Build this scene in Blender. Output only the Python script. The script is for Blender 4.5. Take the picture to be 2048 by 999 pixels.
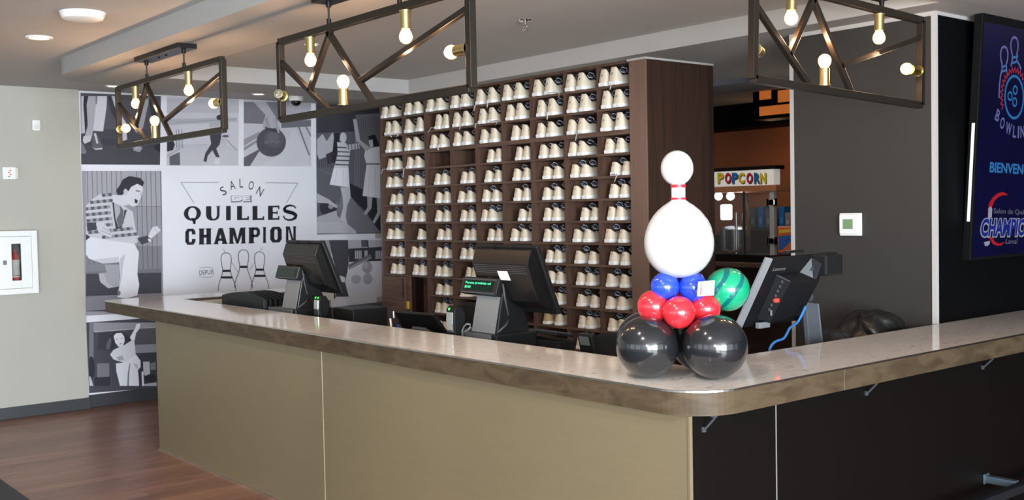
import bpy, bmesh, math, random
from mathutils import Vector, Matrix
random.seed(7)
PI = math.pi
for o in list(bpy.data.objects): bpy.data.objects.remove(o)
SC = bpy.context.scene
COL = SC.collection

# ------------------------------------------------------------------ camera
CW, CH, CF = 2048, 999, 2122.1227
CPOS = Vector((-3.0278, -2.6514, 1.79))
_a, _p, _r = PI/4 + .098, .0379, -.0196
_F = Vector((math.cos(_a)*math.cos(_p), math.sin(_a)*math.cos(_p), -math.sin(_p)))
_R0 = Vector((math.sin(_a), -math.cos(_a), 0)); _U0 = _R0.cross(_F)
_R = math.cos(_r)*_R0 + math.sin(_r)*_U0
_U = -math.sin(_r)*_R0 + math.cos(_r)*_U0
cam = bpy.data.cameras.new('camera'); camo = bpy.data.objects.new('camera', cam); COL.objects.link(camo)
m = Matrix.Identity(4)
for i in range(3):
    m[i][0] = _R[i]; m[i][1] = _U[i]; m[i][2] = -_F[i]; m[i][3] = CPOS[i]
camo.matrix_world = m
cam.sensor_fit = 'HORIZONTAL'; cam.sensor_width = 23.5; cam.lens = CF/CW*23.5
cam.clip_start = .05; cam.clip_end = 100
cam.dof.use_dof = True; cam.dof.focus_distance = 4.35; cam.dof.aperture_fstop = 4.8
SC.camera = camo

# ------------------------------------------------------------------ light and exposure
SC.view_settings.view_transform = 'Standard'; SC.view_settings.look = 'None'
SC.view_settings.gamma = 1.0; SC.view_settings.use_curve_mapping = False
SC.view_settings.exposure = 0.0
wd = bpy.data.worlds.new('World'); SC.world = wd; wd.use_nodes = True
wd.node_tree.nodes['Background'].inputs[0].default_value = (.80, .90, 1.0, 1)
wd.node_tree.nodes['Background'].inputs[1].default_value = .9
def lamp(name, kind, loc, energy, color=(1, 1, 1), aim=None, size=None, sy=None, spot=None, rad=None):
    l = bpy.data.lights.new(name, kind); l.energy = energy; l.color = color
    if kind == 'AREA':
        l.shape = 'RECTANGLE'; l.size = size; l.size_y = sy or size
    if kind in ('POINT', 'SPOT') and rad is not None: l.shadow_soft_size = rad
    if spot: l.spot_size = spot; l.spot_blend = .5
    o = bpy.data.objects.new(name, l); COL.objects.link(o); o.location = loc
    if aim is not None:
        d = Vector(aim) - Vector(loc); o.rotation_euler = d.to_track_quat('-Z', 'Y').to_euler()
    return o
# daylight entering through the windows behind and to the left of the photographer
DAY = (.80, .92, 1.0)
for k, y in enumerate((-4.4, -1.2, 2.0, 5.2)):
    lamp('daylight', 'AREA', (-7.9, y, 1.75), (40, 40, 34, 8)[k], DAY, (0, y, 1.2), 2.6, 2.2)
for k, x in enumerate((-5.6, -2.4, .8, 4.0)):
    lamp('daylight', 'AREA', (x, -6.9, 1.5), (1000, 980, 40, 4)[k], DAY, (x, 0, 1.3), 2.6, 2.3)
# the camera's own flash
lamp('camera_flash', 'AREA', (CPOS.x-.02, CPOS.y-.02, CPOS.z+.16), 46, (1, .97, .93), (CPOS + _F*5 + Vector((0, 0, .16))), .07, .04)

# ------------------------------------------------------------------ pixel helpers: photo point -> place in the room
def ray(u, v): return _F + _R*((u-CW/2)/CF) - _U*((v-CH/2)/CF)
def on(u, v, ax, val):
    d = ray(u, v); i = 'xyz'.index(ax); return CPOS + d*((val-CPOS[i])/d[i])
def onplane(u, v, P, n):
    d = ray(u, v); return CPOS + d*((Vector(P)-CPOS).dot(n)/d.dot(n))

# ------------------------------------------------------------------ materials
def lin(c): return tuple(((x/255)/12.92 if x/255 <= .04045 else ((x/255+.055)/1.055)**2.4) for x in c)
MATS = {}
def mat(name, col, rough=.5, metal=0., emit=None, estr=0., alpha=None, coat=0., trans=0., srgb=True, spec=.5, ior=1.45):
    if name in MATS: return MATS[name]
    m = bpy.data.materials.new(name); m.use_nodes = True
    b = m.node_tree.nodes['Principled BSDF']
    c = lin(col) if srgb else col
    b.inputs['Base Color'].default_value = (*c, 1); b.inputs['Roughness'].default_value = rough
    b.inputs['Metallic'].default_value = metal; b.inputs['Coat Weight'].default_value = coat
    b.inputs['Specular IOR Level'].default_value = spec; b.inputs['IOR'].default_value = ior
    b.inputs['Coat Roughness'].default_value = .05
    if emit is not None:
        b.inputs['Emission Color'].default_value = (*lin(emit), 1); b.inputs['Emission Strength'].default_value = estr
    if trans: b.inputs['Transmission Weight'].default_value = trans
    if alpha is not None: b.inputs['Alpha'].default_value = alpha
    MATS[name] = m; return m
def texmat(name, cols, scale=(1, 1, 1), kind='noise', nscale=5, detail=4, rough=.5, stops=None, metal=0., bump=0., coat=0., rvar=0., dist=0., spec=.5):
    """two or more colours mixed by a stretched noise or wave; scale stretches the object's own coordinates"""
    if name in MATS: return MATS[name]
    m = mat(name, cols[0], rough, metal, coat=coat, spec=spec); nt = m.node_tree; b = nt.nodes['Principled BSDF']
    tc = nt.nodes.new('ShaderNodeNewGeometry'); mp = nt.nodes.new('ShaderNodeMapping')
    mp.inputs['Scale'].default_value = scale
    nt.links.new(tc.outputs['Position'], mp.inputs[0])
    if kind == 'wave':
        t = nt.nodes.new('ShaderNodeTexWave'); t.inputs['Scale'].default_value = nscale
        t.inputs['Distortion'].default_value = dist; t.inputs['Detail'].default_value = detail
    else:
        t = nt.nodes.new('ShaderNodeTexNoise'); t.inputs['Scale'].default_value = nscale; t.inputs['Detail'].default_value = detail
        t.inputs['Distortion'].default_value = dist
    nt.links.new(mp.outputs[0], t.inputs['Vector'])
    r = nt.nodes.new('ShaderNodeValToRGB')
    stops = stops or [i/(len(cols)-1) for i in range(len(cols))]
    while len(r.color_ramp.elements) < len(cols): r.color_ramp.elements.new(.5)
    for e, s, c in zip(r.color_ramp.elements, stops, cols): e.position = s; e.color = (*lin(c), 1)
    out = t.outputs['Fac'] if 'Fac' in t.outputs else t.outputs[0]
    nt.links.new(out, r.inputs[0]); nt.links.new(r.outputs[0], b.inputs['Base Color'])
    if bump:
        bp = nt.nodes.new('ShaderNodeBump'); bp.inputs['Strength'].default_value = bump; bp.inputs['Distance'].default_value = .004
        nt.links.new(out, bp.inputs['Height']); nt.links.new(bp.outputs[0], b.inputs['Normal'])
    if rvar:
        mr = nt.nodes.new('ShaderNodeMapRange'); mr.inputs['To Min'].default_value = max(.02, rough-rvar); mr.inputs['To Max'].default_value = rough+rvar
        nt.links.new(out, mr.inputs[0]); nt.links.new(mr.outputs[0], b.inputs['Roughness'])
    return m
def ink(g, tint=None):
    if isinstance(g, tuple): c = g
    else: c = (max(0, g-1), max(0, g-2), min(255, g+6))
    return mat('print_ink_%d_%d_%d' % c, c, .55, spec=.3)

M_wall = texmat('beige_wall_paint', [(172, 168, 158), (178, 173, 163)], nscale=2, rough=.62, bump=.02)
M_ceil = texmat('ceiling_paint', [(181, 176, 172), (186, 181, 177)], nscale=2, rough=.8)
M_bulk = texmat('bulkhead_paint', [(162, 159, 156), (166, 163, 160)], nscale=2, rough=.75)
M_base = mat('charcoal_baseboard', (58, 59, 62), .4)
M_dark = texmat('dark_grey_wall_panel', [(47, 45, 43), (52, 50, 48)], nscale=1.5, rough=.5)
M_black = mat('black_wall_panel', (6, 6, 7), .6, spec=.1)
M_trimw = mat('white_trim', (176, 171, 168), .5)
M_tan = texmat('champagne_laminate', [(124, 110, 85), (131, 117, 90)], scale=(1, 1, 14), nscale=3, rough=.42, metal=.25)
M_seam = mat('pale_seam_strip', (206, 196, 174), .4)
M_brown = mat('dark_brown_laminate', (13, 10, 9), .5, spec=.15)
M_quartz = texmat('marbled_quartz', [(186, 176, 170), (226, 218, 210), (231, 223, 215), (235, 227, 219)], scale=(1, 1.6, 1), nscale=12, detail=12, rough=.09, stops=[.30, .38, .55, .8], dist=2.0)
M_edge = texmat('stained_wood_edge', [(58, 47, 34), (71, 58, 43), (83, 69, 52), (67, 55, 41)], scale=(2.2, 2.2, 7), nscale=2.4, detail=10, rough=.5, stops=[.25, .45, .6, .8], dist=1.0, spec=.25)
M_alu = mat('brushed_aluminium', (206, 204, 200), .28, 1.0)
M_steel = mat('steel', (150, 152, 155), .3, 1.0)
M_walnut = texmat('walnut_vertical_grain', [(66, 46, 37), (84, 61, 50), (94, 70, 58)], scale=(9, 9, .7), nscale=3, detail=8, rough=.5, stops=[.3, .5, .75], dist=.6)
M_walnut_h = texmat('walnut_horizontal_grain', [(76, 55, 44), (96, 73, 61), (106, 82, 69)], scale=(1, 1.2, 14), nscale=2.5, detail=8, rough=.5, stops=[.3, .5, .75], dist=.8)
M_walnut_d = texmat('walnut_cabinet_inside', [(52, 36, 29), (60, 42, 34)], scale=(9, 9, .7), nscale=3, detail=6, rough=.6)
M_cream = texmat('cream_canvas', [(218, 204, 182), (224, 211, 191)], nscale=60, detail=2, rough=.8)
M_tanshoe = mat('tan_canvas', (186, 162, 122), .8)
M_rubber = mat('white_rubber', (236, 234, 232), .5)
M_navy = mat('navy_fabric', (30, 34, 46), .8)
M_lace = mat('pale_blue_lace', (196, 204, 220), .8)
M_lacew = mat('white_lace', (214, 208, 200), .8)
M_red = mat('faded_red_print', (206, 140, 128), .7)
M_grayp = mat('grey_print', (128, 118, 112), .7)
M_bronze = mat('dark_bronze_metal', (46, 40, 35), .42, .5)
M_canopy = mat('black_metal', (34, 31, 31), .4, .6)
M_brass = mat('brass', (204, 186, 128), .3, 1.0)
M_blk = mat('black_plastic', (26, 26, 27), .38)
M_blk2 = mat('black_matte_plastic', (14, 14, 15), .6, spec=.3)
M_gray = mat('grey_plastic', (120, 121, 123), .45)
M_dgray = mat('dark_grey_plastic', (66, 68, 72), .45)
M_white = mat('white_plastic', (236, 235, 231), .4)
M_chrome = mat('chrome', (220, 220, 222), .08, 1.0)

# ------------------------------------------------------------------ mesh helpers
class MB:
    def __init__(s): s.v = []; s.f = []; s.m = []
    def add(s, vs, fs, mi=0):
        b = len(s.v); s.v += [Vector(v) for v in vs]
        for f in fs: s.f.append([b+i for i in f]); s.m.append(mi)
        return s
    def box(s, lo, hi, mi=0, M=None):
        x0, y0, z0 = lo; x1, y1, z1 = hi
        vs = [Vector(p) for p in ((x0, y0, z0), (x1, y0, z0), (x1, y1, z0), (x0, y1, z0), (x0, y0, z1), (x1, y0, z1), (x1, y1, z1), (x0, y1, z1))]
        if M: vs = [M @ v for v in vs]
        return s.add(vs, [(0, 3, 2, 1), (4, 5, 6, 7), (0, 1, 5, 4), (1, 2, 6, 5), (2, 3, 7, 6), (3, 0, 4, 7)], mi)
    def bbox(s, lo, hi, r=.005, mi=0, M=None):
        """box with all its edges bevelled"""
        bm = bmesh.new(); bmesh.ops.create_cube(bm, size=1)
        for v in bm.verts:
            v.co = Vector([lo[i]+(v.co[i]+.5)*(hi[i]-lo[i]) for i in range(3)])
        r = min(r, min(hi[i]-lo[i] for i in range(3))*.45)
        bmesh.ops.bevel(bm, geom=bm.edges[:], offset=r, segments=2, affect='EDGES', profile=.6)
        return s.frombm(bm, mi, M)
    def frombm(s, bm, mi=0, M=None):
        bm.verts.index_update()
        vs = [(M @ v.co) if M else v.co.copy() for v in bm.verts]
        fs = [[v.index for v in f.verts] for f in bm.faces]
        bm.free(); return s.add(vs, fs, mi)
    def frame(s, p0, p1):
        d = (Vector(p1)-Vector(p0)); L = d.length; d = d/L
        a = Vector((0, 0, 1)) if abs(d.z) < .9 else Vector((1, 0, 0))
        x = d.cross(a).normalized(); y = d.cross(x).normalized()
        return d, x, y, L
    def cyl(s, p0, p1, r0, r1=None, n=16, mi=0, cap=True):
        r1 = r0 if r1 is None else r1
        d, x, y, L = s.frame(p0, p1); p0 = Vector(p0); p1 = Vector(p1); vs = []
        for p, r in ((p0, r0), (p1, r1)):
            for k in range(n):
                a = 2*PI*k/n; vs.append(p + x*math.cos(a)*r + y*math.sin(a)*r)
        fs = [(k, (k+1) % n, n+(k+1) % n, n+k) for k in range(n)]
        if cap: fs += [tuple(range(n))[::-1], tuple(range(n, 2*n))]
        return s.add(vs, fs, mi)
    def tube(s, pts, r, n=8, mi=0, ry=None):
        pts = [Vector(p) for p in pts]; vs = []; fs = []; N = len(pts)
        for i, p in enumerate(pts):
            t = (pts[min(i+1, N-1)]-pts[max(i-1, 0)]).normalized()
            a = Vector((0, 0, 1)) if abs(t.z) < .95 else Vector((1, 0, 0))
            x = t.cross(a).normalized(); y = t.cross(x).normalized()
            for k in range(n):
                q = 2*PI*k/n; vs.append(p + x*math.cos(q)*r + y*math.sin(q)*(ry or r))
        for i in range(N-1):
            for k in range(n): fs.append((i*n+k, i*n+(k+1) % n, (i+1)*n+(k+1) % n, (i+1)*n+k))
        fs += [tuple(range(n))[::-1], tuple(range((N-1)*n, N*n))]
        return s.add(vs, fs, mi)
    def lathe(s, prof, n=32, mi=0, M=None, cap=True):
        vs = []; fs = []
        for r, z in prof:
            for k in range(n):
                a = 2*PI*k/n; v = Vector((r*math.cos(a), r*math.sin(a), z)); vs.append(M @ v if M else v)
        N = len(prof)
        for i in range(N-1):
            for k in range(n): fs.append((i*n+k, i*n+(k+1) % n, (i+1)*n+(k+1) % n, (i+1)*n+k))
        if cap: fs += [tuple(range(n))[::-1], tuple(range((N-1)*n, N*n))]
        return s.add(vs, fs, mi)
    def prism(s, poly, vec, mi=0):
        """any flat polygon of 3-D points pushed along vec"""
        n = len(poly); vec = Vector(vec); a = [Vector(p) for p in poly]
        return s.add(a+[p+vec for p in a], [tuple(range(n))[::-1], tuple(range(n, 2*n))]+[(k, (k+1) % n, n+(k+1) % n, n+k) for k in range(n)], mi)
    def sphere(s, c, r, mi=0, nu=40, nv=24, sc=(1, 1, 1)):
        c = Vector(c); prof = []
        for i in range(nv+1):
            t = PI*i/nv; prof.append((max(1e-4, math.sin(t))*r, -math.cos(t)*r))
        M = Matrix.Translation(c) @ Matrix.Diagonal((*sc, 1))
        return s.lathe(prof, nu, mi, M)
    def build(s, name, mats, parent=None, smooth=False, local=False, bevel=0., auto=None):
        me = bpy.data.meshes.new(name)
        off = Vector((0, 0, 0))
        if parent is not None and not local:
            p = parent
            while p is not None: off += p.location; p = p.parent
        me.from_pydata([tuple(v-off) for v in s.v], [], s.f)
        if not isinstance(mats, (list, tuple)): mats = [mats]
        for m_ in mats: me.materials.append(m_)
        me.polygons.foreach_set('material_index', s.m)
        bm = bmesh.new(); bm.from_mesh(me); bmesh.ops.recalc_face_normals(bm, faces=bm.faces); bm.to_mesh(me); bm.free()
        if smooth:
            me.polygons.foreach_set('use_smooth', [True]*len(me.polygons))
            if auto:
                me.set_sharp_from_angle(angle=auto)
        me.update()
        o = bpy.data.objects.new(name, me); COL.objects.link(o); o.parent = parent
        if bevel:
            b = o.modifiers.new('bevel', 'BEVEL'); b.width = bevel; b.segments = 2; b.limit_method = 'ANGLE'; b.angle_limit = .6
        return o
def holed(outer, holes, z0, z1):
    """flat outline with holes, given thickness"""
    bm = bmesh.new(); loops = []
    for lp in [outer]+holes:
        vs = [bm.verts.new((x, y, z0)) for x, y in lp]
        loops.append([bm.edges.new((vs[i], vs[(i+1) % len(vs)])) for i in range(len(vs))])
    bmesh.ops.triangle_fill(bm, edges=[e for l in loops for e in l], use_beauty=True)
    r = bmesh.ops.extrude_face_region(bm, geom=bm.faces[:])
    for g in r['geom']:
        if isinstance(g, bmesh.types.BMVert): g.co.z = z1
    return bm
def arc(cx, cy, r, a0, a1, n=10): return [(cx+r*math.cos(a0+(a1-a0)*i/n), cy+r*math.sin(a0+(a1-a0)*i/n)) for i in range(n+1)]
def tag(o, label, cat, group=None):
    o['label'] = label; o['category'] = cat
    if group: o['group'] = group
    return o
def struct(o, label=None, cat=None):
    o['kind'] = 'structure'
    if label: o['label'] = label
    if cat: o['category'] = cat
    return o
def thing(name, label, cat, loc=(0, 0, 0), group=None, rz=0.):
    o = bpy.data.objects.new(name, None); COL.objects.link(o); o.location = loc; o.rotation_euler = (0, 0, rz)
    o.empty_display_size = .05
    return tag(o, label, cat, group)
def dup(root, loc, label, rz=None, scale=None, group=None):
    r = root.copy(); COL.objects.link(r); r.location = loc
    if rz is not None: r.rotation_euler = (0, 0, rz)
    if scale is not None: r.scale = scale
    r['label'] = label
    if group: r['group'] = group
    for ch in list(root.children):
        c = ch.copy(); COL.objects.link(c); c.parent = r
        for g in list(ch.children):
            d = g.copy(); COL.objects.link(d); d.parent = c
    return r
_tc = {}
def glyphs(body, bold=0.):
    """outline of a word as a flat mesh: vertices, faces, and its bounds"""
    key = (body, bold)
    if key in _tc: return _tc[key]
    cu = bpy.data.curves.new('t', 'FONT'); cu.body = body; cu.size = 1; cu.offset = bold; cu.resolution_u = 3
    to = bpy.data.objects.new('t', cu); COL.objects.link(to)
    bpy.context.view_layer.update()
    me = bpy.data.meshes.new_from_object(to.evaluated_get(bpy.context.evaluated_depsgraph_get()))
    vs = [v.co.copy() for v in me.vertices]; fs = [list(p.vertices) for p in me.polygons]
    bpy.data.objects.remove(to); bpy.data.curves.remove(cu); bpy.data.meshes.remove(me)
    x0 = min(v.x for v in vs); x1 = max(v.x for v in vs); y0 = min(v.y for v in vs); y1 = max(v.y for v in vs)
    _tc[key] = (vs, fs, x0, x1, y0, y1); return _tc[key]
def lettering(mb, body, origin, ex, ey, w, h, mi=0, bold=0., shear=0.):
    """word filling a w x h rectangle from origin along ex and ey"""
    vs, fs, x0, x1, y0, y1 = glyphs(body, bold)
    out = []
    for v in vs:
        a = (v.x-x0)/(x1-x0)*w; b = (v.y-y0)/(y1-y0)*h
        out.append(Vector(origin)+Vector(ex)*(a+shear*b)+Vector(ey)*b)
    mb.add(out, fs, mi)

# unseen ceiling spots: most added to brighten counter, front panel and shoes, the rest behind the camera
for x, y, ax, ay, e in ((-1.3, 2.1, .22, 4.2, 78), (-1.3, 1.2, .22, 2.5, 56), (-1.2, .3, .2, 1.0, 50), (-.3, -.5, .30, .25, 30), (1.5, -.2, 1.5, .35, 6), (-2.6, -4.2, -2.4, -4, 30), (.4, -4.2, .4, -4, 30), (3.4, -4.2, 3.4, -4, 30), (-2.0, -.7, .0, .5, 105), (1.05, .75, 2.5, 4.2, 34), (1.6, .7, 2.5, 3.4, 22)):
    lamp('unseen_ceiling_spot', 'SPOT', (x, y, 2.95), e, (1, .90, .80), (ax, ay, 1.0), spot=.95, rad=.04)

# ================================================================== THE ROOM
ZC, ZB = 2.985, 2.86          # ceiling, underside of the dropped bulkhead
YM = 7.62                     # mural wall
XS = 2.56                     # front of the shelving
# floor: reddish brown planks
def floor_material():
    m = mat('wood_plank_floor', (96, 66, 52), .33); nt = m.node_tree; b = nt.nodes['Principled BSDF']
    g = nt.nodes.new('ShaderNodeNewGeometry')
    br = nt.nodes.new('ShaderNodeTexBrick'); br.inputs['Scale'].default_value = 1
    br.inputs['Brick Width'].default_value = 1.5; br.inputs['Row Height'].default_value = .12; br.inputs['Mortar Size'].default_value = .0012
    br.offset = .37
    br.inputs['Color1'].default_value = (*lin((148, 104, 84)), 1); br.inputs['Color2'].default_value = (*lin((116, 80, 66)), 1); br.inputs['Mortar'].default_value = (*lin((74, 52, 43)), 1)
    nt.links.new(g.outputs['Position'], br.inputs['Vector'])
    mp = nt.nodes.new('ShaderNodeMapping'); mp.inputs['Scale'].default_value = (1.2, 18, 1); nt.links.new(g.outputs['Position'], mp.inputs[0])
    n = nt.nodes.new('ShaderNodeTexNoise'); n.inputs['Scale'].default_value = 2.2; n.inputs['Detail'].default_value = 8; n.inputs['Distortion'].default_value = .8
    nt.links.new(mp.outputs[0], n.inputs['Vector'])
    mx = nt.nodes.new('ShaderNodeMix'); mx.data_type = 'RGBA'; mx.blend_type = 'OVERLAY'; mx.inputs['Factor'].default_value = .75
    nt.links.new(br.outputs['Color'], mx.inputs[6]); nt.links.new(n.outputs['Fac'], mx.inputs[7]); nt.links.new(mx.outputs[2], b.inputs['Base Color'])
    return m
M_floor = floor_material()
struct(MB().box((-8.2, -7.2, -.1), (9.2, 7.9, 0)).build('floor', M_floor))
struct(MB().box((-8.2, -7.2, ZC), (9.2, 7.9, 3.2)).build('ceiling', M_ceil))
# bulkhead: a dropped ring over the counter, round at its far corner, running into the soffit over the shelving
outer = [(9.1, -.75), (9.1, 6.06)] + arc(-.55+.5, 6.06-.5, .5, PI/2, PI, 12) + arc(-.55+.5, -.75+.5, .5, PI, 1.5*PI, 12)
inner = [(.07, .32), (2.42, .32), (2.42, 5.42), (.07, 5.42)]
mb = MB(); mb.frombm(holed(outer, [inner], ZB, ZC))
struct(mb.build('trim_1', M_bulk), 'pale dropped ceiling bulkhead running above the counter', 'bulkhead')
# walls
XL = .175
struct(MB().box((-8.2, YM-.05, 0), (XL, 7.9, ZC)).build('wall_left', M_wall))
struct(MB().box((XL, YM, 0), (9.2, 7.9, ZC)).build('wall_back', M_wall))
struct(MB().box((9.0, -7.2, 0), (9.2, YM, ZC)).build('wall_right', M_black))
# walls with windows behind the camera
def window_wall(name, along, pos, spans, lo, hi):
    mb = MB(); z0, z1 = .3, 2.6
    def bx(a, b, c, d):
        if along == 'y': mb.box((pos-.2, a, c), (pos, b, d))
        else: mb.box((a, pos-.2, c), (b, pos, d))
    bx(lo, hi, 0, z0); bx(lo, hi, z1, ZC)
    e = [lo]+[q for s in spans for q in s]+[hi]
    for i in range(0, len(e), 2): bx(e[i], e[i+1], z0, z1)
    return struct(mb.build(name, M_wall))
SY = [(-5.7+3.2*k, -3.1+3.2*k) for k in range(4)]; SX = [(-6.9+3.2*k, -4.3+3.2*k) for k in range(4)]
window_wall('wall_window_side', 'y', -8.0, SY, -7.0, 7.57)
window_wall('wall_front', 'x', -7.0, SX, -8.0, 9.0)
n = 0
for al, sp in (('y', SY), ('x', SX)):
    for a, b in sp:
        n += 1; mb = MB(); t = .05
        P = (lambda u, z: (-8.1, u, z)) if al == 'y' else (lambda u, z: (u, -7.1, z))
        def bar(u0, u1, z0, z1):
            p, q = P(u0, z0), P(u1, z1)
            if al == 'y': mb.box((p[0]-.04, p[1], p[2]), (q[0]+.04, q[1], q[2]))
            else: mb.box((p[0], p[1]-.04, p[2]), (q[0], q[1]+.04, q[2]))
        bar(a, b, .3, .3+t); bar(a, b, 2.6-t, 2.6); bar(a, a+t, .3, 2.6); bar(b-t, b, .3, 2.6); bar((a+b)/2-t/2, (a+b)/2+t/2, .3, 2.6); bar(a, b, 1.75, 1.75+t)
        struct(mb.build('window_%d' % n, M_canopy))
# baseboards
struct(MB().bbox((-8.0, YM-.066, 0), (XL+.012, YM-.05, .105), .004).build('baseboard_left', M_base))
struct(MB().bbox((XL+.012, YM-.014, 0), (2.6, YM, .118), .004).build('baseboard_back', M_base))
# charcoal carpet at lower left
tag(MB().bbox((-5.2, -3.5, 0), (-1.18, 5.25, .012), .004).build('carpet', texmat('charcoal_carpet', [(52, 54, 57), (84, 86, 90)], nscale=70, detail=6, rough=.95, bump=.6)),
    'charcoal carpet meeting the wood floor in the lower left corner', 'carpet')

# dark partition block at right (room-high), with white edge trims
XD = 2.645
yd1 = on(1871, 300, 'x', XD).y; yd0 = on(1583, 300, 'x', XD).y
mb = MB(); mb.box((XD, yd1, 0), (9.0, yd0, ZB)); mb.m[5] = 0
o = mb.build('wall_partition', [M_dark, M_black]); struct(o)
for p in o.data.polygons:
    p.material_index = 0 if p.normal.x < -.5 else 1
t = .011
struct(MB().box((XD-.004, yd1-.006, 0), (XD+.02, yd1+.022, ZB)).build('trim_2', M_trimw))
struct(MB().box((XD-.006, yd0-.020, 0), (XD+.02, yd0+.006, ZB)).build('trim_3', M_trimw))
struct(MB().box((XD-.006, yd1+.022, ZB-.024), (XD+.01, yd0-.02, ZB)).build('trim_4', M_trimw))
struct(MB().box((XD+.02, yd1-.006, ZB-.02), (9.0, yd1+.005, ZB)).build('trim_5', M_bulk))

# ================================================================== SHELVING
RP = .1663; ZT = 2.859
def rowz(k): return ZT - RP*k            # underside line of row k = top face of its board
ycols = [on(u, 400, 'x', XS).y for u in (765, 808, 853, 903, 953, 1006, 1065, 1131, 1198, 1264)]
YR = on(1295, 300, 'x', XS).y            # right face of the end panel
SD = .36; BT = .018
shelf = thing('shoe_shelving', 'tall dark walnut cubbyhole shelving full of shoes behind the counter', 'shelving', (XS, (ycols[0]+YR)/2, 0))
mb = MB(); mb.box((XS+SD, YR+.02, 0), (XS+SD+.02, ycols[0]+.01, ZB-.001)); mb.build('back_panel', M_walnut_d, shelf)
MB().box((XS, ycols[0]-.006, 0), (XS+SD, ycols[0]+.014, ZB-.001)).build('side_panel', M_walnut, shelf)
for i in range(1, 9):
    w = .017 if i in (2, 6) else .0095
    z0 = 0 if i != 1 else rowz(10)-BT
    MB().box((XS+.002, ycols[i]-w, z0), (XS+SD, ycols[i]+w, ZB-.02)).build('divider', M_walnut, shelf)
for k in range(0, 17):
    zz = rowz(k); th = .034 if k == 3 else BT
    y1 = ycols[0]-.006 if k <= 10 else ycols[2]-.017
    if k == 0: MB().box((XS, ycols[9], ZB-.02), (XS+SD, y1, ZB-.001)).build('top_board', M_walnut, shelf)
    else: MB().box((XS+.001, ycols[9], zz-th), (XS+SD, y1, zz)).build('shelf_board', M_walnut_h, shelf)
# thick end panel with its deep side
XE = on(1428, 300, 'y', YR).x
MB().box((XS+.004, YR, 0), (XE, ycols[9], ZB-.012)).build('end_panel', texmat('walnut_painted_shade', [(42, 28, 21), (54, 37, 29), (60, 38, 30)], scale=(7, 7, .5), nscale=3, detail=8, rough=.5, stops=[.3, .5, .75], dist=.6), shelf)  # walnut darkened here: the shade on this side is in the colour
MB().bbox((XS-.012, YR, 0), (XS+.004, ycols[9], ZB-.012), .001).build('lit_front_strip', texmat('walnut_painted_light', [(104, 80, 68), (120, 94, 82)], scale=(9, 9, .7), nscale=3, detail=6, rough=.5), shelf)  # added strip of paler walnut: light on the front edge, put in its colour
MB().box((XS-.014, YR-.003, ZB-.014), (XE+.004, ycols[9]+.02, ZB)).build('caulk_strip', M_trimw, shelf)
# cupboard under the tenth row of the first two columns: one closed door, one open bay with a yellow lock
yd = on(811, 600, 'x', XS-.02).y
d = MB().bbox((XS-.022, yd, .06), (XS-.002, ycols[0]+.012, rowz(10)-BT-.004), .003).build('cabinet_door', M_walnut_h, shelf)
MB().bbox((XS-.026, yd+.02, .98), (XS-.02, yd+.045, 1.16), .003).build('door_handle', M_walnut_d, d)
MB().box((XS+.19, ycols[2]+.017, .06), (XS+.21, yd, rowz(10)-BT)).build('inner_panel', M_walnut_h, shelf)
yl = on(817, 600, 'x', XS+.0).y
l = MB().bbox((XS-.018, yl-.018, on(817, 617, 'x', XS).z), (XS+.01, yl+.012, on(817, 602, 'x', XS).z), .003).build('lock', mat('yellow_lock', (206, 170, 60), .4), shelf)
MB().box((XS-.002, yl-.03, .06), (XS+.02, yd, rowz(10)-BT)).build('door_stile', M_walnut_h, shelf)

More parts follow.
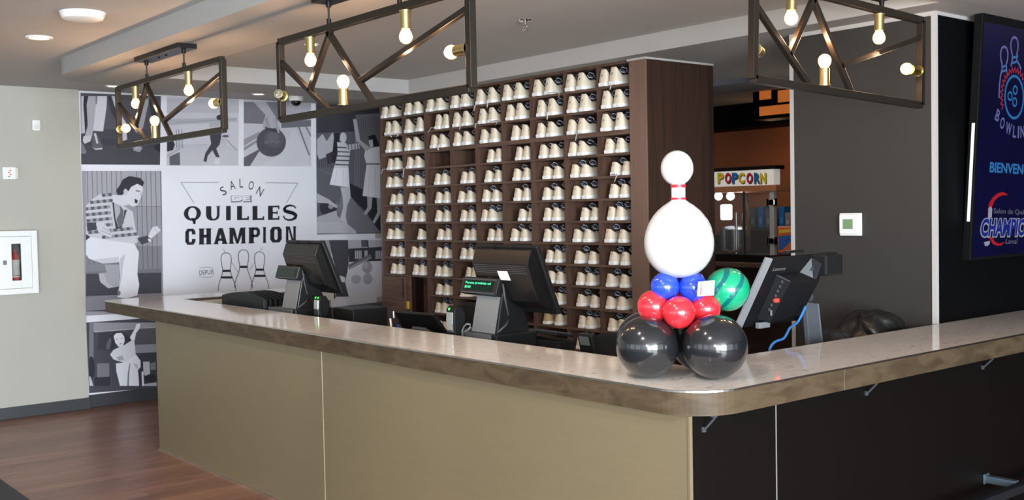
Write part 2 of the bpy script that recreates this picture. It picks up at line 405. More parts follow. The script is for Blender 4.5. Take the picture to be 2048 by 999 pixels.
# ---- shoes (local: heel at x = 0, toe towards +x)
def shoe_proto(variant):
    root = thing('bowling_shoe', 'shoe', 'shoe', (0, 0, 0), 'rental shoes on the shelving')
    ts = [0, .025, .07, .14, .22, .32, .42, .52, .62, .72, .82, .90, .96, 1.0]
    wv = [.024, .032, .0370, .0395, .040, .039, .038, .0385, .040, .041, .0395, .035, .027, .014]
    tk = {'big': 1.05, 'mid': 1.0}.get(variant, 1.07)
    hk = {'big': 1.25, 'mid': 1.12}.get(variant, 1.0)
    hv = [.104*hk, .106*hk, .102*hk, .090*(.5+.5*hk), .078, .074, .084, .080, .072, .062, .052, .046, .041, .033]
    L = .30
    mb = MB(); n = len(ts)
    ring = [(t*L-.004 if i == 0 else t*L+.002, w+.003) for i, (t, w) in enumerate(zip(ts, wv))]
    pts = [(x, w) for x, w in ring]+[(x, -w) for x, w in ring[::-1]]
    N = len(pts)
    for z, g in ((.0, -.003), (.006, 0.), (.022, .0005), (.028, -.002)):
        mb.v += [Vector((x, y+(g if y > 0 else -g), z)) for x, y in pts]
    for j in range(3):
        for k in range(N): mb.f.append([j*N+k, j*N+(k+1) % N, (j+1)*N+(k+1) % N, (j+1)*N+k]); mb.m.append(0)
    mb.f.append(list(range(N))[::-1]); mb.m.append(0); mb.f.append(list(range(3*N, 4*N))); mb.m.append(0)
    # thin grey foxing line
    sole = mb.build('sole', M_rubber, root, local=True, smooth=True, auto=.7)
    mb = MB()
    for i, (t, w, h) in enumerate(zip(ts, wv, hv)):
        lean = .012*(1 if i == 0 else .6 if i == 1 else 0)
        wt = w*(.62 if i < 2 else .70 if i < 5 else .62 if i < 9 else .55)
        cav = 2 <= i <= 5
        hc = .05 if cav else (h+.001 if i < 2 else h+.005)
        wi = wt*.80 if cav else wt*.6
        sec = [(-w, .024), (-w*.99, .024+(h-.024)*.35), (-(w*.35+wt*.65), .024+(h-.024)*.75), (-wt, h), (-wi, h-.001 if cav else h+.002), (0, hc),
               (wi, h-.001 if cav else h+.002), (wt, h), (w*.35+wt*.65, .024+(h-.024)*.75), (w*.99, .024+(h-.024)*.35), (w, .024)]
        mb.v += [Vector((t*L+lean*(z-.024)/.09, y, z)) for y, z in sec]
    S = 11
    for i in range(n-1):
        for k in range(S-1):
            mb.f.append([i*S+k, i*S+k+1, (i+1)*S+k+1, (i+1)*S+k])
            mb.m.append(1 if (2 <= i <= 4 and 4 <= k <= 5) or (i in (6, 7, 8) and k in (4, 5)) else 0)
    mb.f.append(list(range(S))[::-1]); mb.m.append(0); mb.f.append(list(range((n-1)*S, n*S))); mb.m.append(0)
    # heel mark: a small worn figure printed on the heel
    pm = 2
    for dx, dz, w_, h_ in ((-.004, .078, .004, .016), (.004, .086, .010, .004), (.004, .078, .008, .0035), (.006, .072, .004, .012)):
        x = -.0015+.012*(dz-.024)/.09*.62
        mb.add([(x, dx-w_/2, dz), (x, dx+w_/2, dz), (x+.0012, dx+w_/2, dz+h_), (x+.0012, dx-w_/2, dz+h_)], [(0, 1, 2, 3)], pm)
    up = mb.build('upper', [M_tanshoe if variant == 'tan' else M_cream, M_navy, M_grayp if variant == 'big' else M_red], root, local=True, smooth=True, auto=1.0)
    # tongue and laces
    mb = MB(); secs = [(.20, .055, .022), (.165, .080, .023), (.135, .104, .024), (.118, .122, .024), (.108, .128, .018)]
    secs = [(x, .055+(z-.055)*(1+(tk-1)*1.7), w) for x, z, w in secs]
    for x, z, w in secs: mb.v += [Vector((x, -w, z-.004)), Vector((x, 0, z+.004)), Vector((x, w, z-.004)), Vector((x-.006, w, z-.007)), Vector((x-.006, 0, z)), Vector((x-.006, -w, z-.007))]
    for i in range(len(secs)-1):
        for k in range(6): mb.f.append([i*6+k, i*6+(k+1) % 6, (i+1)*6+(k+1) % 6, (i+1)*6+k]); mb.m.append(0)
    mb.f.append([5, 4, 3, 2, 1, 0]); mb.f.append([24+k for k in range(6)]); mb.m += [0, 0]
    mb.build('tongue', M_navy, root, local=True, smooth=True, auto=.9)
    mb = MB()
    for x, z in ((.138, .100), (.162, .093), (.186, .084)):
        mb.tube([(x-.006, -.026, z-.004), (x, -.012, z+.007), (x+.004, .012, z+.008), (x-.002, .026, z-.003)], .0034, 5)
    mb.tube([(.135, 0, .11), (.120, -.018, .124*tk), (.108, -.030, .122*tk), (.118, -.026, .112), (.135, -.004, .108)], .006, 5)
    mb.tube([(.135, 0, .11), (.122, .018, .125*tk), (.108, .032, .118*tk), (.120, .026, .108), (.135, .004, .106)], .006, 5)
    mb.tube([(.135, 0, .110), (.112, -.012, .128*tk), (.100, .002, .133*tk), (.104, .016, .127*tk), (.128, .006, .112)], .0034, 5)
    mb.build('lace', M_lace, root, local=True, smooth=True)
    return root
SHOES = {   # row: {column: (left edge of first shoe, left edge of second shoe) in the photo}
 1: {1: (762, 778), 2: (810, 827), 3: (853.5, 871), 4: (901, 921.6), 5: (952, 975.6), 6: (1003, 1029), 7: (1062.5, 1089.7), 8: (1128.5, 1154), 9: (1188.5, 1219)},
 2: {1: (771, 784), 2: (810, 833), 3: (871, 885), 4: (906.6, 925), 5: (957.8, 976.5), 6: (1012.7, 1031.8), 7: (1074.3, 1095.6), 8: (1135, 1160), 9: (1203.7, 1227.5)},
 3: {1: (773, 786.5), 2: (810, 825.5), 3: (861.6, 878), 4: (908, 926), 5: (961, 980.7), 6: (1024, 1043), 7: (1073.5, 1094), 8: (1133, 1156), 9: (1198.6, 1231)},
 4: {1: (776, 788), 2: (814, 830), 5: (975.6, 991), 6: (1032, 1046.5), 7: (1079, 1100.5), 8: (1132.7, 1156), 9: (1210, 1232.6)},
 5: {1: (774, 786.5), 2: (814.7, 828.6), 3: (870, 883), 4: (923, 936), 5: (970.8, 990), 6: (1026.9, 1046.5), 7: (1087, 1107.7), 8: (1142.4, 1162.5), 9: (1222, 1245.5)},
 6: {1: (782, 794), 2: (818, 834), 3: (872, 888), 4: (917, 933.6), 5: (966, 985), 6: (1029, 1046.5), 7: (1086.5, 1107.7), 8: (1145.6, 1165.8), 9: (1219.7, 1241.5)},
 7: {1: (774, 789.5), 2: (825, 838), 3: (872, 888), 4: (922, 937), 5: (959.8, 975.6), 6: (1038, 1057), 7: (1088.7, 1106), 8: (1162.5, 1182.7), 9: (1216, 1232.6)},
 8: {1: (775, 789.5), 2: (837,), 3: (876, 891), 4: (928, 941), 5: (977, 992.5), 6: (1022.7, 1041.7), 7: (1088.4, 1106), 8: (1147, 1168), 9: (1208.5, 1238)},
 9: {1: (783, 795.5), 2: (823, 837), 3: (873.6, 887), 4: (922, 936), 7: (1093, 1109), 8: (1150.4, 1178.6), 9: (1219.4, 1243)},
 10: {1: (783.5, 795.5), 2: (827, 840), 3: (872, 885), 4: (933, 944), 7: (1096, 1114), 8: (1153.7, 1173), 9: (1213.3, 1241.5)},
 11: {3: (873.6, 888.6), 4: (920,), 7: (1103.4, 1113), 8: (1154.7, 1182), 9: (1213, 1236)},
 12: {3: (872, 884), 7: (1088, 1111.4), 8: (1158, 1173), 9: (1217, 1237)},
 13: {3: (878, 886), 8: (1154, 1166)}}
ROWH = {1: .98, 2: .98, 3: 1.0, 4: .93, 5: .96, 6: .97, 7: .96, 8: .95, 9: .93, 10: .91, 11: .90, 12: .88, 13: .86}
OVER = {1: -.012, 2: -.008, 3: .0, 4: .012, 5: .018, 6: .02}
ORD = ['', 'first', 'second', 'third', 'fourth', 'fifth', 'sixth', 'seventh', 'eighth', 'ninth', 'tenth', 'eleventh', 'twelfth', 'thirteenth']
PR = {k: shoe_proto(k) for k in ('big', 'mid', 'small', 'tan')}; used = set()
SHOE_AT = {}
rs = random.Random(3)
for r, cols in SHOES.items():
    s = {1: 1.10, 2: 1.08, 3: 1.04, 4: 1.0}.get(r, .97-.012*(r-5))
    zz = rowz(r)+.0008
    for c, us in cols.items():
        ys_c = []
        for j, u in enumerate(us):
            off = OVER.get(r, .025)
            yl_ = on(u, 400, 'x', XS+off+.015).y
            # correct for the row's height on the slightly leaning verticals
            vrow = 400
            for _ in range(3):
                d_ = Vector((XS+off+.015, yl_, zz))-CPOS; vrow = CH/2-CF*d_.dot(_U)/d_.dot(_F); yl_ = on(u, vrow, 'x', XS+off+.015).y
            ys_c.append(yl_)
        sp_ = (ys_c[0]-ys_c[1]) if len(us) > 1 else .085*s
        lo_ = ycols[c]+(.018 if c in (2, 6) else .0105 if c < 9 else .001)
        for j, u in enumerate(us):
            hi_ = ycols[c-1]-(.018 if c-1 in (2, 6) else .0105 if c > 1 else .007)
            sy = min(1.06*s, max(.74, (sp_-.001)/.0896), (hi_-lo_-.003)/.0896/len(us)); hw = .0447*sy; q_ = .036*sy
            yy = [min(hi_-hw, max(lo_+hw, v-q_)) for v in ys_c]
            if len(yy) > 1 and yy[0]-yy[1] < 2*hw+.001:
                md = min(hi_-2*hw-.001, max(lo_+2*hw+.001, (yy[0]+yy[1])/2)); yy = [md+hw+.0006, md-hw-.0006]
            y = yy[j]; tight = abs(y-(ys_c[j]-q_)) > .002 or hi_-y < hw*1.3 or y-lo_ < hw*1.3
            if r == 12 and c == 7 and j == 0: k = 'tan'
            else: k = 'big' if r <= 2 or (r == 3 and c == 9) else 'mid' if r <= 4 else 'small'
            desc = 'tan' if k == 'tan' else 'cream'
            if len(us) == 1: lab = 'lone %s canvas shoe in the %s column from left, %s row from top' % (desc, ORD[c], ORD[r])
            else: lab = '%s canvas shoe, %s of pair in %s column from left, %s row from top' % (desc, ('left', 'right')[j], ORD[c], ORD[r])
            hz = ROWH[r]*(1+rs.uniform(-.03, .02)); rz = 0. if sp_ < .1 or tight else rs.uniform(-.03, .03)
            if r == 11 and c == 4: hz *= .45; rz = -.9
            sc = (s, sy, hz)
            if k not in used:
                used.add(k); o = PR[k]; o.location = (XS+off, y, zz); o.rotation_euler = (0, 0, rz); o.scale = sc; o['label'] = lab
            else: o = dup(PR[k], (XS+off, y, zz), lab, rz, sc)
            SHOE_AT[(r, c, j)] = o
# loose laces hanging over the board edges
LACES = [((1, 4, 1), [(922, 210), (921, 217)]), ((1, 5, 0), [(955, 203), (950, 211), (948, 221)]), ((1, 5, 1), [(975, 203), (974, 215)]), ((1, 6, 1), [(1030, 193), (1030, 200)]),
 ((1, 7, 1), [(1119, 184), (1117, 195)]), ((1, 9, 1), [(1223, 169), (1220, 179)]), ((2, 1, 0), [(778, 263), (780.5, 270), (783, 274)]), ((2, 1, 1), [(798, 262), (796.5, 269), (793, 274)]),
 ((2, 3, 0), [(871, 247), (862, 255), (856, 266)]), ((2, 4, 1), [(921, 249), (919, 259)]), ((2, 5, 0), [(958, 241), (952, 247), (950, 256)]), ((2, 5, 1), [(997, 240), (991, 250)]), ((2, 7, 1), [(1095, 229), (1094, 239)]),
 ((3, 3, 1), [(875, 290), (877, 300)]), ((3, 5, 0), [(962, 279), (957, 285)]), ((3, 8, 1), [(1157, 235), (1155, 262), (1151, 281)]), ((4, 1, 0), [(774, 333), (766, 338), (762, 348)]),
 ((4, 2, 0), [(813, 331), (808, 336), (806, 355)]), ((5, 9, 0), [(1234, 353), (1229, 364)])]
for key, pp in LACES:
    o = SHOE_AT[key]; mb = MB()
    pts = [on(u, v, 'x', XS-.022) for u, v in pp]
    zl = rowz(key[0])+.009; pts[0].z = zl; y_s = max(o.location.y-.02, min(o.location.y+.02, pts[0].y)); pts = [Vector((XS+.02, y_s, zl)), Vector((XS-.014, y_s, zl))]+pts
    mb.tube(pts, .0062, 6, ry=.003)
    M_ = (Matrix.Translation(o.location) @ o.rotation_euler.to_matrix().to_4x4() @ Matrix.Diagonal((*o.scale, 1))).inverted()
    mb.v = [M_ @ v for v in mb.v]
    h = mb.build('hanging_lace', M_lacew, o, local=True, smooth=True)

# ================================================================== COUNTER
HB, HT = 1.0, 1.095
YL = 5.365
base = thing('service_counter', 'L-shaped service counter base with champagne front and dark brown side panels', 'counter', (0, 0, 0))
ys = on(643, 704, 'x', 0).y; xs_ = on(1553, 900, 'y', 0).x
MB().bbox((0, 0.002, 0), (.04, ys-.004, HB-.001), .002).build('front_panel', M_tan, base)
MB().bbox((0, ys+.004, 0), (.04, YL, HB-.001), .002).build('front_panel', M_tan, base)
MB().box((.002, ys-.0045, .0), (.03, ys+.0045, HB-.001)).build('seam_strip', M_seam, base)
MB().bbox((-.003, -.002, 0), (.012, .012, HB-.001), .002).build('corner_trim', M_tan, base)
MB().box((-.006, .012, 0), (0.002, YL, .012)).build('floor_trim', M_alu, base)
MB().bbox((.012, 0, 0), (xs_-.004, .04, HB-.001), .002).build('side_panel', M_brown, base)
MB().bbox((xs_+.004, 0, 0), (6.0, .04, HB-.001), .002).build('side_panel', M_brown, base)
MB().box((xs_-.0045, .001, 0), (xs_+.0045, .03, HB-.001)).build('seam_strip', mat('grey_seam_paint', (120, 118, 116), .4), base)
MB().box((.04, YL-.04, 0), (.42, YL-.002, HB-.001)).build('end_panel', M_tan, base)
MB().box((.40, .41, 0), (.42, YL-.04, HB-.001)).build('inner_panel', M_brown, base)
MB().box((.42, .41, 0), (6.0, .43, HB-.001)).build('inner_panel', M_brown, base)
MB().box((.55, 6.02, 0), (1.9, 6.40, HB-.001)).build('return_cabinet', M_tan, base)

X0, Y0, X1, Y1 = -.04, -.0875, .473, .462
YE, YI, XR = 6.46, 5.98, 1.93
Rr = .215
out = [(6.0, Y0)]+[(6.0, Y1)]+[(X1, Y1)]+[(X1, YI)]+[(XR, YI), (XR, YE)]+arc(X0+.10, YE-.10, .10, PI/2, PI, 8)+arc(X0+Rr, Y0+Rr, Rr, PI, 1.5*PI, 14)
top = thing('countertop', 'marbled quartz countertop with stained wood edge on the service counter', 'countertop', (0, 0, HB))
def outline_inset(pts, d):
    res = []; n = len(pts)
    for i in range(n):
        p0, p1, p2 = Vector(pts[i-1]), Vector(pts[i]), Vector(pts[(i+1) % n])
        a = (p1-p0).normalized(); b = (p2-p1).normalized()
        na = Vector((-a.y, a.x)); nb = Vector((-b.y, b.x)); k = (na+nb)
        k = k/max(.2, (1+na.dot(nb)))
        res.append(tuple(p1+k*d))
    return res
# which way is inwards
ar = sum(out[i-1][0]*out[i][1]-out[i][0]*out[i-1][1] for i in range(len(out)))
ins = lambda d: outline_inset(out, d if ar > 0 else -d)
mb = MB(); mb.frombm(holed(ins(.001), [], HT-.022, HT)); mb.build('quartz_slab', M_quartz, top)
i_ = ins(.03)
mb = MB()
N = len(out)
for za, zb_, o_ in ((HB, HT-.006, out),):
    mb.v = [Vector((x, y, za)) for x, y in o_]+[Vector((x, y, zb_)) for x, y in o_]+[Vector((x, y, za)) for x, y in i_]+[Vector((x, y, zb_)) for x, y in i_]
    for k in range(N):
        q = (k+1) % N
        mb.f += [[k, q, N+q, N+k], [2*N+k, 3*N+k, 3*N+q, 2*N+q], [k, 2*N+k, 2*N+q, q]]; mb.m += [0, 0, 0]
    mb.f += []
mb.build('wood_edge', M_edge, top)
o2 = ins(-.0015); i2 = ins(.004)
mb = MB(); mb.frombm(holed(o2, [i2], HT-.0065, HT+.0005)); mb.build('metal_strip', M_alu, top)
mb = MB(); mb.box((X1+.02, YI-.006, .99), (XR-.02, YI-.001, HT-.023)); mb.build('quartz_upstand', texmat('speckled_quartz', [(150, 146, 138), (206, 200, 190)], nscale=90, detail=6, rough=.3), top)
mb = MB(); mb.frombm(holed(ins(.031), [], HB, HB+.02)); mb.build('underside_board', M_brown, top)
# edge joints seen on the nose
for u, v in ((1400, 800), (1689, 757)):
    if u == 1689:
        x = on(u, v, 'y', Y0).x; MB().box((x-.0015, Y0-.0008, HB+.001), (x+.0015, Y0+.003, HT-.008)).build('edge_joint', mat('edge_joint_filler', (104, 90, 70), .5), top)
# support brackets under the overhang
for u0, v0, u1, v1 in ((1428, 832, 1420, 862), (1753, 766, 1748, 783), (1985, 713, 1981, 731)):
    a = on(u0, v0, 'y', -.055); x = a.x
    b = MB(); b.tube([(x, -.058, HB-.010), (x, -.008, HB-.060)], .0045, 8)
    b.box((x-.008, -.064, HB-.006), (x+.008, -.045, HB-.0005)); b.box((x-.008, -.009, HB-.070), (x+.008, -.0005, HB-.050))
    b.build('support_bracket', M_dgray, base)
# foot rail with its arm low on the dark side
pa = on(1971, 956, 'y', 0); rail = thing('foot_rail', 'blue-grey metal foot rail with bracket arm at the foot of the dark side panel', 'foot rail', (pa.x, 0, pa.z))
yr = on(2034, 975, 'x', pa.x).y
M_rail = mat('blue_grey_metal', (112, 126, 138), .35, .7)
MB().bbox((pa.x-.02, yr, pa.z-.018), (pa.x+.02, -.0005, pa.z+.018), .003).build('bracket_arm', M_rail, rail)
mb = MB(); mb.bbox((pa.x-1.2, yr-.045, pa.z-.03), (pa.x+2.4, yr-.003, pa.z+.012), .006); mb.build('rail_bar', mat('dark_rail_metal', (52, 56, 62), .4, .7), rail)
MB().bbox((pa.x-.028, -.008, pa.z-.026), (pa.x+.028, -.0003, pa.z+.026), .003).build('wall_plate', M_rail, rail)

# staff-side work surface
WS = .93
wsf = thing('work_surface', 'dark lower work surface behind the raised countertop', 'work surface', (.75, 2.9, 0))
mb = MB(); mb.frombm(holed([(.43, .44), (2.62, .44), (2.62, .92), (1.06, .92), (1.06, 5.9), (.43, 5.9)], [], WS-.035, WS)); mb.build('board', M_blk2, wsf)
for y in (.47, 3.0, 5.6): MB().box((.50, y, 0), (1.0, y+.03, WS-.035)).build('support', M_brown, wsf)

# ================================================================== BALLOON SCULPTURE
def sph_at(u, v, rpx, z0):
    d = ray(u, v); t = (z0-CPOS.z)/(d.z-rpx/CF); return CPOS+d*t, rpx/CF*t
def at_depth(u, v, dep): return CPOS+ray(u, v)*dep
def rubber(name, c, r=.12): return mat(name, c, r, coat=.6, spec=.6)
cA, rA = sph_at(1294, 692, 62, HT+.002); cB, rB = sph_at(1430, 692, 65, HT+.002)
sc_ = thing('balloon_bowling_pin', 'balloon sculpture of a white bowling pin on black, red and blue balloons', 'balloon sculpture', ((cA.x+cB.x)/2+.05, (cA.y+cB.y)/2+.08, HT))
def balloon(name, c, r, m, sc=(1, 1, 1), knot=None, axis=None):
    mb = MB(); prof = []
    for i in range(29):
        t = PI*i/28; rr = math.sin(t); z = -math.cos(t)
        z = z*(1.0 if z < 0 else .985); prof.append((max(1e-4, rr*r), z*r))
    M_ = Matrix.Translation(c)
    if axis is not None: M_ = M_ @ Vector(axis).to_track_quat('Z', 'Y').to_matrix().to_4x4()
    mb.lathe(prof, 48, 0, M_ @ Matrix.Diagonal((*sc, 1)))
    return mb.build(name, m, sc_, smooth=True)
M_bb = rubber('black_balloon_rubber', (27, 28, 31), .16); M_rb = rubber('red_balloon_rubber', (208, 40, 50), .2)
M_ub = rubber('blue_balloon_rubber', (34, 66, 196), .2); M_wb = rubber('white_balloon_rubber', (208, 208, 208), .22)
dA = (cA-CPOS).dot(_F); dB = (cB-CPOS).dot(_F)
ctr = (cA+cB)/2
back = Vector((_F.x, _F.y, 0)).normalized()
side = Vector((_R.x, _R.y, 0)).normalized()
balloon('black_balloon', cA, rA, M_bb); balloon('black_balloon', cB, rB, M_bb)
cC = Vector((*(cA+back*.19+side*.02).xy, HT+.002+rA)); balloon('black_balloon', cC, rA, M_bb)
cD = Vector((*(cB+back*.20-side*.02).xy, HT+.002+rB*.97)); balloon('black_balloon', cD, rB*.97, M_bb)
dm = (dA+dB)/2+.075
for u, v, rp, dd in ((1307, 612, 33, .0), (1358, 624, 33, -.075), (1410, 617, 31, .0), (1358, 606, 33, .09)):
    balloon('red_balloon', at_depth(u, v, dm+dd), rp/CF*(dm+dd), M_rb)
for u, v, rp, dd in ((1330, 573, 29, -.01), (1386, 574, 29, -.01), (1334, 570, 29, .09), (1384, 570, 29, .09)):
    balloon('blue_balloon', at_depth(u, v, dm+dd), rp/CF*(dm+dd), M_ub)
# green balloon with dark marbled stripes
M_gb = mat('green_balloon_rubber', (22, 158, 112), .16, coat=.6); nt = M_gb.node_tree; b_ = nt.nodes['Principled BSDF']
g_ = nt.nodes.new('ShaderNodeNewGeometry'); mp_ = nt.nodes.new('ShaderNodeMapping'); mp_.inputs['Rotation'].default_value = (.75, .75, .4)
w_ = nt.nodes.new('ShaderNodeTexWave'); w_.inputs['Scale'].default_value = 4.6; w_.inputs['Distortion'].default_value = 2.5; w_.bands_direction = 'Z'
r_ = nt.nodes.new('ShaderNodeValToRGB'); r_.color_ramp.elements[0].position = .12; r_.color_ramp.elements[0].color = (*lin((10, 92, 92)), 1)
r_.color_ramp.elements[1].position = .24; r_.color_ramp.elements[1].color = (*lin((20, 146, 104)), 1)
nt.links.new(g_.outputs['Position'], mp_.inputs[0]); nt.links.new(mp_.outputs[0], w_.inputs['Vector']); nt.links.new(w_.outputs['Color'], r_.inputs[0]); nt.links.new(r_.outputs[0], b_.inputs['Base Color'])
balloon('green_balloon', at_depth(1455, 578, dm+.03), 44/CF*(dm+.03), M_gb)
# pin: egg-shaped body, banded neck, head
k = dm/CF
def axis_pt(v): return at_depth(1358, v, dm)
pb = axis_pt(482); mb = MB(); prof = []
up = Vector((0, 0, 1))
PROF = [(396, 12), (400, 15), (405, 22), (410, 30), (420, 42), (430, 50.5), (440, 57), (450, 62), (460, 65.5), (470, 68), (480, 69.3), (490, 69.5), (500, 68.5), (510, 66), (520, 61.5), (530, 55), (538, 47.5), (545, 38.5), (550, 29), (553.5, 19), (555, 8), (555.3, .05)]
prof = [(r*k, axis_pt(v).z) for v, r in PROF][::-1]
px_, py_ = pb.x, pb.y
mb.lathe(prof, 48, 0, Matrix.Translation((px_, py_, 0))); mb.build('pin_body', M_wb, sc_, smooth=True)
zt_, zb2 = axis_pt(368).z, axis_pt(400).z
mb = MB(); hn = zt_-zb2
mb.lathe([(13.5*k, zb2-.01), (14*k, zb2+hn*.16), (14*k, zb2+hn*.17), (14*k, zb2+hn*.80), (14*k, zb2+hn*.81), (13.5*k, zt_+.012)], 32, 0, Matrix.Translation((px_, py_, 0)))
nk = mb.build('pin_neck', M_wb, sc_, smooth=True)
for z0, z1 in ((zb2+hn*.02, zb2+hn*.17), (zb2+hn*.78, zb2+hn*.98)):
    mb = MB(); mb.lathe([(14.2*k, z0), (15*k, z0+.001), (15*k, z1-.001), (14.2*k, z1)], 32, 0, Matrix.Translation((px_, py_, 0))); mb.build('red_band', mat('red_tape', (214, 40, 52), .35), nk, smooth=True, auto=.5)
ph = at_depth(1354, 336, dm); mb = MB(); mb.sphere(ph, 32.5*k, 0, 48, 28, (1, 1, 1.09)); mb.build('pin_head', M_wb, sc_, smooth=True)
# little printed card in front of the right blue balloon
dc = dm-.115
q = [at_depth(u, v, dc-.012) for u, v in ((1394, 592), (1428, 590), (1429.5, 560), (1396.5, 563))]
mb = MB(); mb.prism(q, -_F*-.001); cd = mb.build('card', mat('white_card', (206, 205, 202), .5), sc_)
mb = MB()
def cq(a, b): return q[0]+(q[1]-q[0])*a+(q[3]-q[0])*b-_F*.0006
def crect(a0, b0, a1, b1, mi): mb.add([cq(a0, b0), cq(a1, b0), cq(a1, b1), cq(a0, b1)], [(0, 1, 2, 3)], mi)
crect(.16, .12, .24, .55, 0); crect(.14, .55, .22, .72, 1); crect(.16, .72, .23, .84, 2); crect(.36, .84, .85, .865, 1)
for i, (a, b) in enumerate(((.70, .68), (.66, .6), (.42, .52), (.66, .42), (.6, .34), (.62, .2))): crect(.44, b, a, b+.02, 1)
mb.build('card_print', [mat('card_pink', (176, 60, 74), .6), mat('card_grey', (104, 102, 100), .6), mat('card_tan', (96, 70, 46), .6)], cd)

# ================================================================== TILLS
def till(dy, lab, txt):
    root = thing('till_terminal', lab, 'till', (.78, 2.05+dy, WS), 'point of sale terminals')
    Y = lambda a: a+dy
    mb = MB(); mb.bbox((.62, Y(1.95), WS+.0005), (.925, Y(2.37), 1.098), .012); mb.box((.618, Y(2.06), 1.0), (.625, Y(2.30), 1.03)); st = mb.build('base', M_blk, root)
    MB().bbox((.610, Y(1.99), 1.03), (.622, Y(2.36), 1.096), .003).build('base_front_plate', mat('mid_grey_plastic', (92, 93, 96), .45), st)
    # stand: leaning pedestal with a grey back plate and a bright rim
    yl, yr_ = Y(2.215), Y(1.985)
    poly = [(.70, 1.31), (.655, 1.088), (.90, 1.088), (.88, 1.17), (.80, 1.37), (.74, 1.40)]
    mb = MB(); mb.prism([(x, yr_, z) for x, z in poly], (0, yl-yr_, 0)); sd = mb.build('pedestal', M_blk, root, bevel=.006)
    mb = MB(); mb.prism([(.697, yr_+.012, 1.30), (.651, yr_+.012, 1.09), (.651, yl-.012, 1.09), (.697, yl-.012, 1.30)], (-.006, 0, .001)); mb.build('back_plate', M_gray, sd)
    mb = MB(); mb.tube([(.705, yr_-.004, 1.375), (.715, yr_-.004, 1.30), (.74, yr_-.004, 1.20), (.745, yr_-.004, 1.17), (.72, yr_-.004, 1.14), (.66, yr_-.004, 1.105)], .006, 8); mb.build('rim', M_dgray, sd, smooth=True)
    # monitor leaning away, seen from behind
    a, b = Y(1.70), Y(2.255)
    T = Vector((.715, 0, 1.588)); Bm = Vector((.868, 0, 1.205)); d = (Bm-T).normalized(); nrm = Vector((d.z*-1, 0, d.x))
    if nrm.x < 0: nrm = -nrm
    mb = MB(); mb.prism([(p.x, a, p.z) for p in (T, Bm, Bm+nrm*.028, T+nrm*.028)], (0, b-a, 0)); sl = mb.build('screen_slab', M_blk, root, bevel=.006)
    Bk = [T+d*.012, T+d*.012-nrm*.022, T+d*.075-nrm*.075, T+d*.30-nrm*.085, T+d*.385-nrm*.012, T+d*.385]
    mb = MB(); mb.prism([(p.x, a+.03, p.z) for p in Bk], (0, b-a-.06, 0)); hs = mb.build('rear_housing', mat('glossy_black_plastic', (24, 23, 23), .22), root, bevel=.004)
    for i in range(5):
        p = T+d*(.085+i*.011)-nrm*(.0765+.0004*i); mb = MB(); mb.box((p.x-.002, a+.05, p.z-.0015), (p.x+.002, b-.05, p.z+.0015)); mb.build('vent_rib', M_dgray, hs)
    for yy in (a+.19, a+.36):
        p = T+d*.004; mb = MB(); mb.box((p.x-.006, yy, p.z-.01), (p.x+.0, yy+.012, p.z+.006)); mb.build('notch', M_blk2, hs)
    mb = MB(); mb.cyl((.80, yr_+.05, 1.36), (.80, yl-.05, 1.36), .035, n=20); mb.build('hinge', M_blk, sd, smooth=True, auto=.7)
    # indicator
    p = T+d*.172-nrm*.082; mb = MB(); mb.bbox((p.x-.006, Y(2.085), p.z-.007), (p.x+.004, Y(2.12), p.z+.007), .003); mb.build('indicator_light', mat('amber_light', (230, 160, 40), .4, emit=(255, 170, 40), estr=.9), hs)
    # customer display on the pedestal, tipped up
    dT = Vector((.685, 0, 1.408)); dB_ = Vector((.655, 0, 1.315)); dd = (dT-dB_).normalized(); dn = Vector((-dd.z, 0, dd.x))
    ya, yb = Y(1.99), Y(2.325)
    mb = MB(); mb.prism([(p.x, ya, p.z) for p in (dT, dB_, dB_-dn*.045, dT-dn*.035)], (0, yb-ya, 0)); ds = mb.build('customer_display', M_blk, root, bevel=.006)
    mb = MB(); c0 = dB_+dd*.018+dn*.001; c1 = dB_+dd*.078+dn*.001
    mb.prism([(c0.x, ya+.035, c0.z), (c0.x, yb-.03, c0.z), (c1.x, yb-.03, c1.z), (c1.x, ya+.035, c1.z)], dn*.0008)
    mb.build('display_window', mat('green_display_glass', (12, 34, 28) if txt else (44, 56, 46), .15), ds)
    mb = MB()
    for z_ in (0, 1):
        q0 = dB_+dd*(.006 if z_ == 0 else .084)+dn*.0015
        mb.box((q0.x-.001, ya+.012, q0.z-.004), (q0.x+.001, yb-.012, q0.z+.004))
    mb.build('bezel', M_dgray, ds)
    if txt:
        mb = MB(); ex = Vector((0, -1, 0)); o0 = c0+dn*.0015
        lettering(mb, txt[0], Vector((o0.x, yb-.040, o0.z))+dd*.033, ex, dd, .235, .018, 0, .01)
        lettering(mb, txt[1], Vector((o0.x, yb-.040, o0.z))+dd*.010, ex, dd, .055, .017, 0, .01)
        mb.build('display_text', mat('green_display_glow', (60, 200, 140), .5, emit=(90, 240, 170), estr=1.1), ds)
    mb = MB(); mb.cyl((.70, Y(2.12), 1.33), (.76, Y(2.12), 1.31), .02, n=12); mb.build('display_arm', M_blk, ds)
    return root, T, d, nrm, a, b, hs
t2 = till(0, 'black till terminal with lit green customer display and white sticker, before the shoe shelving', ('Portez produits ssl', '$0.00'))
root, T, d, nrm, a, b, hs = t2
p0 = T+d*.118-nrm*.080; p1 = T+d*.172-nrm*.083
mb = MB(); ya, yb = 1.915, 2.005
sh = -.0
mb.prism([(p0.x-.001, yb, p0.z), (p0.x-.001, ya, p0.z), (p1.x-.001, ya-.01, p1.z), (p1.x-.001, yb-.01, p1.z)], -nrm*.001); st_ = mb.build('sticker', mat('white_sticker', (242, 242, 240), .5), hs)
till(2.335, 'black till terminal with unlit grey customer display, in front of the printed mural', None)

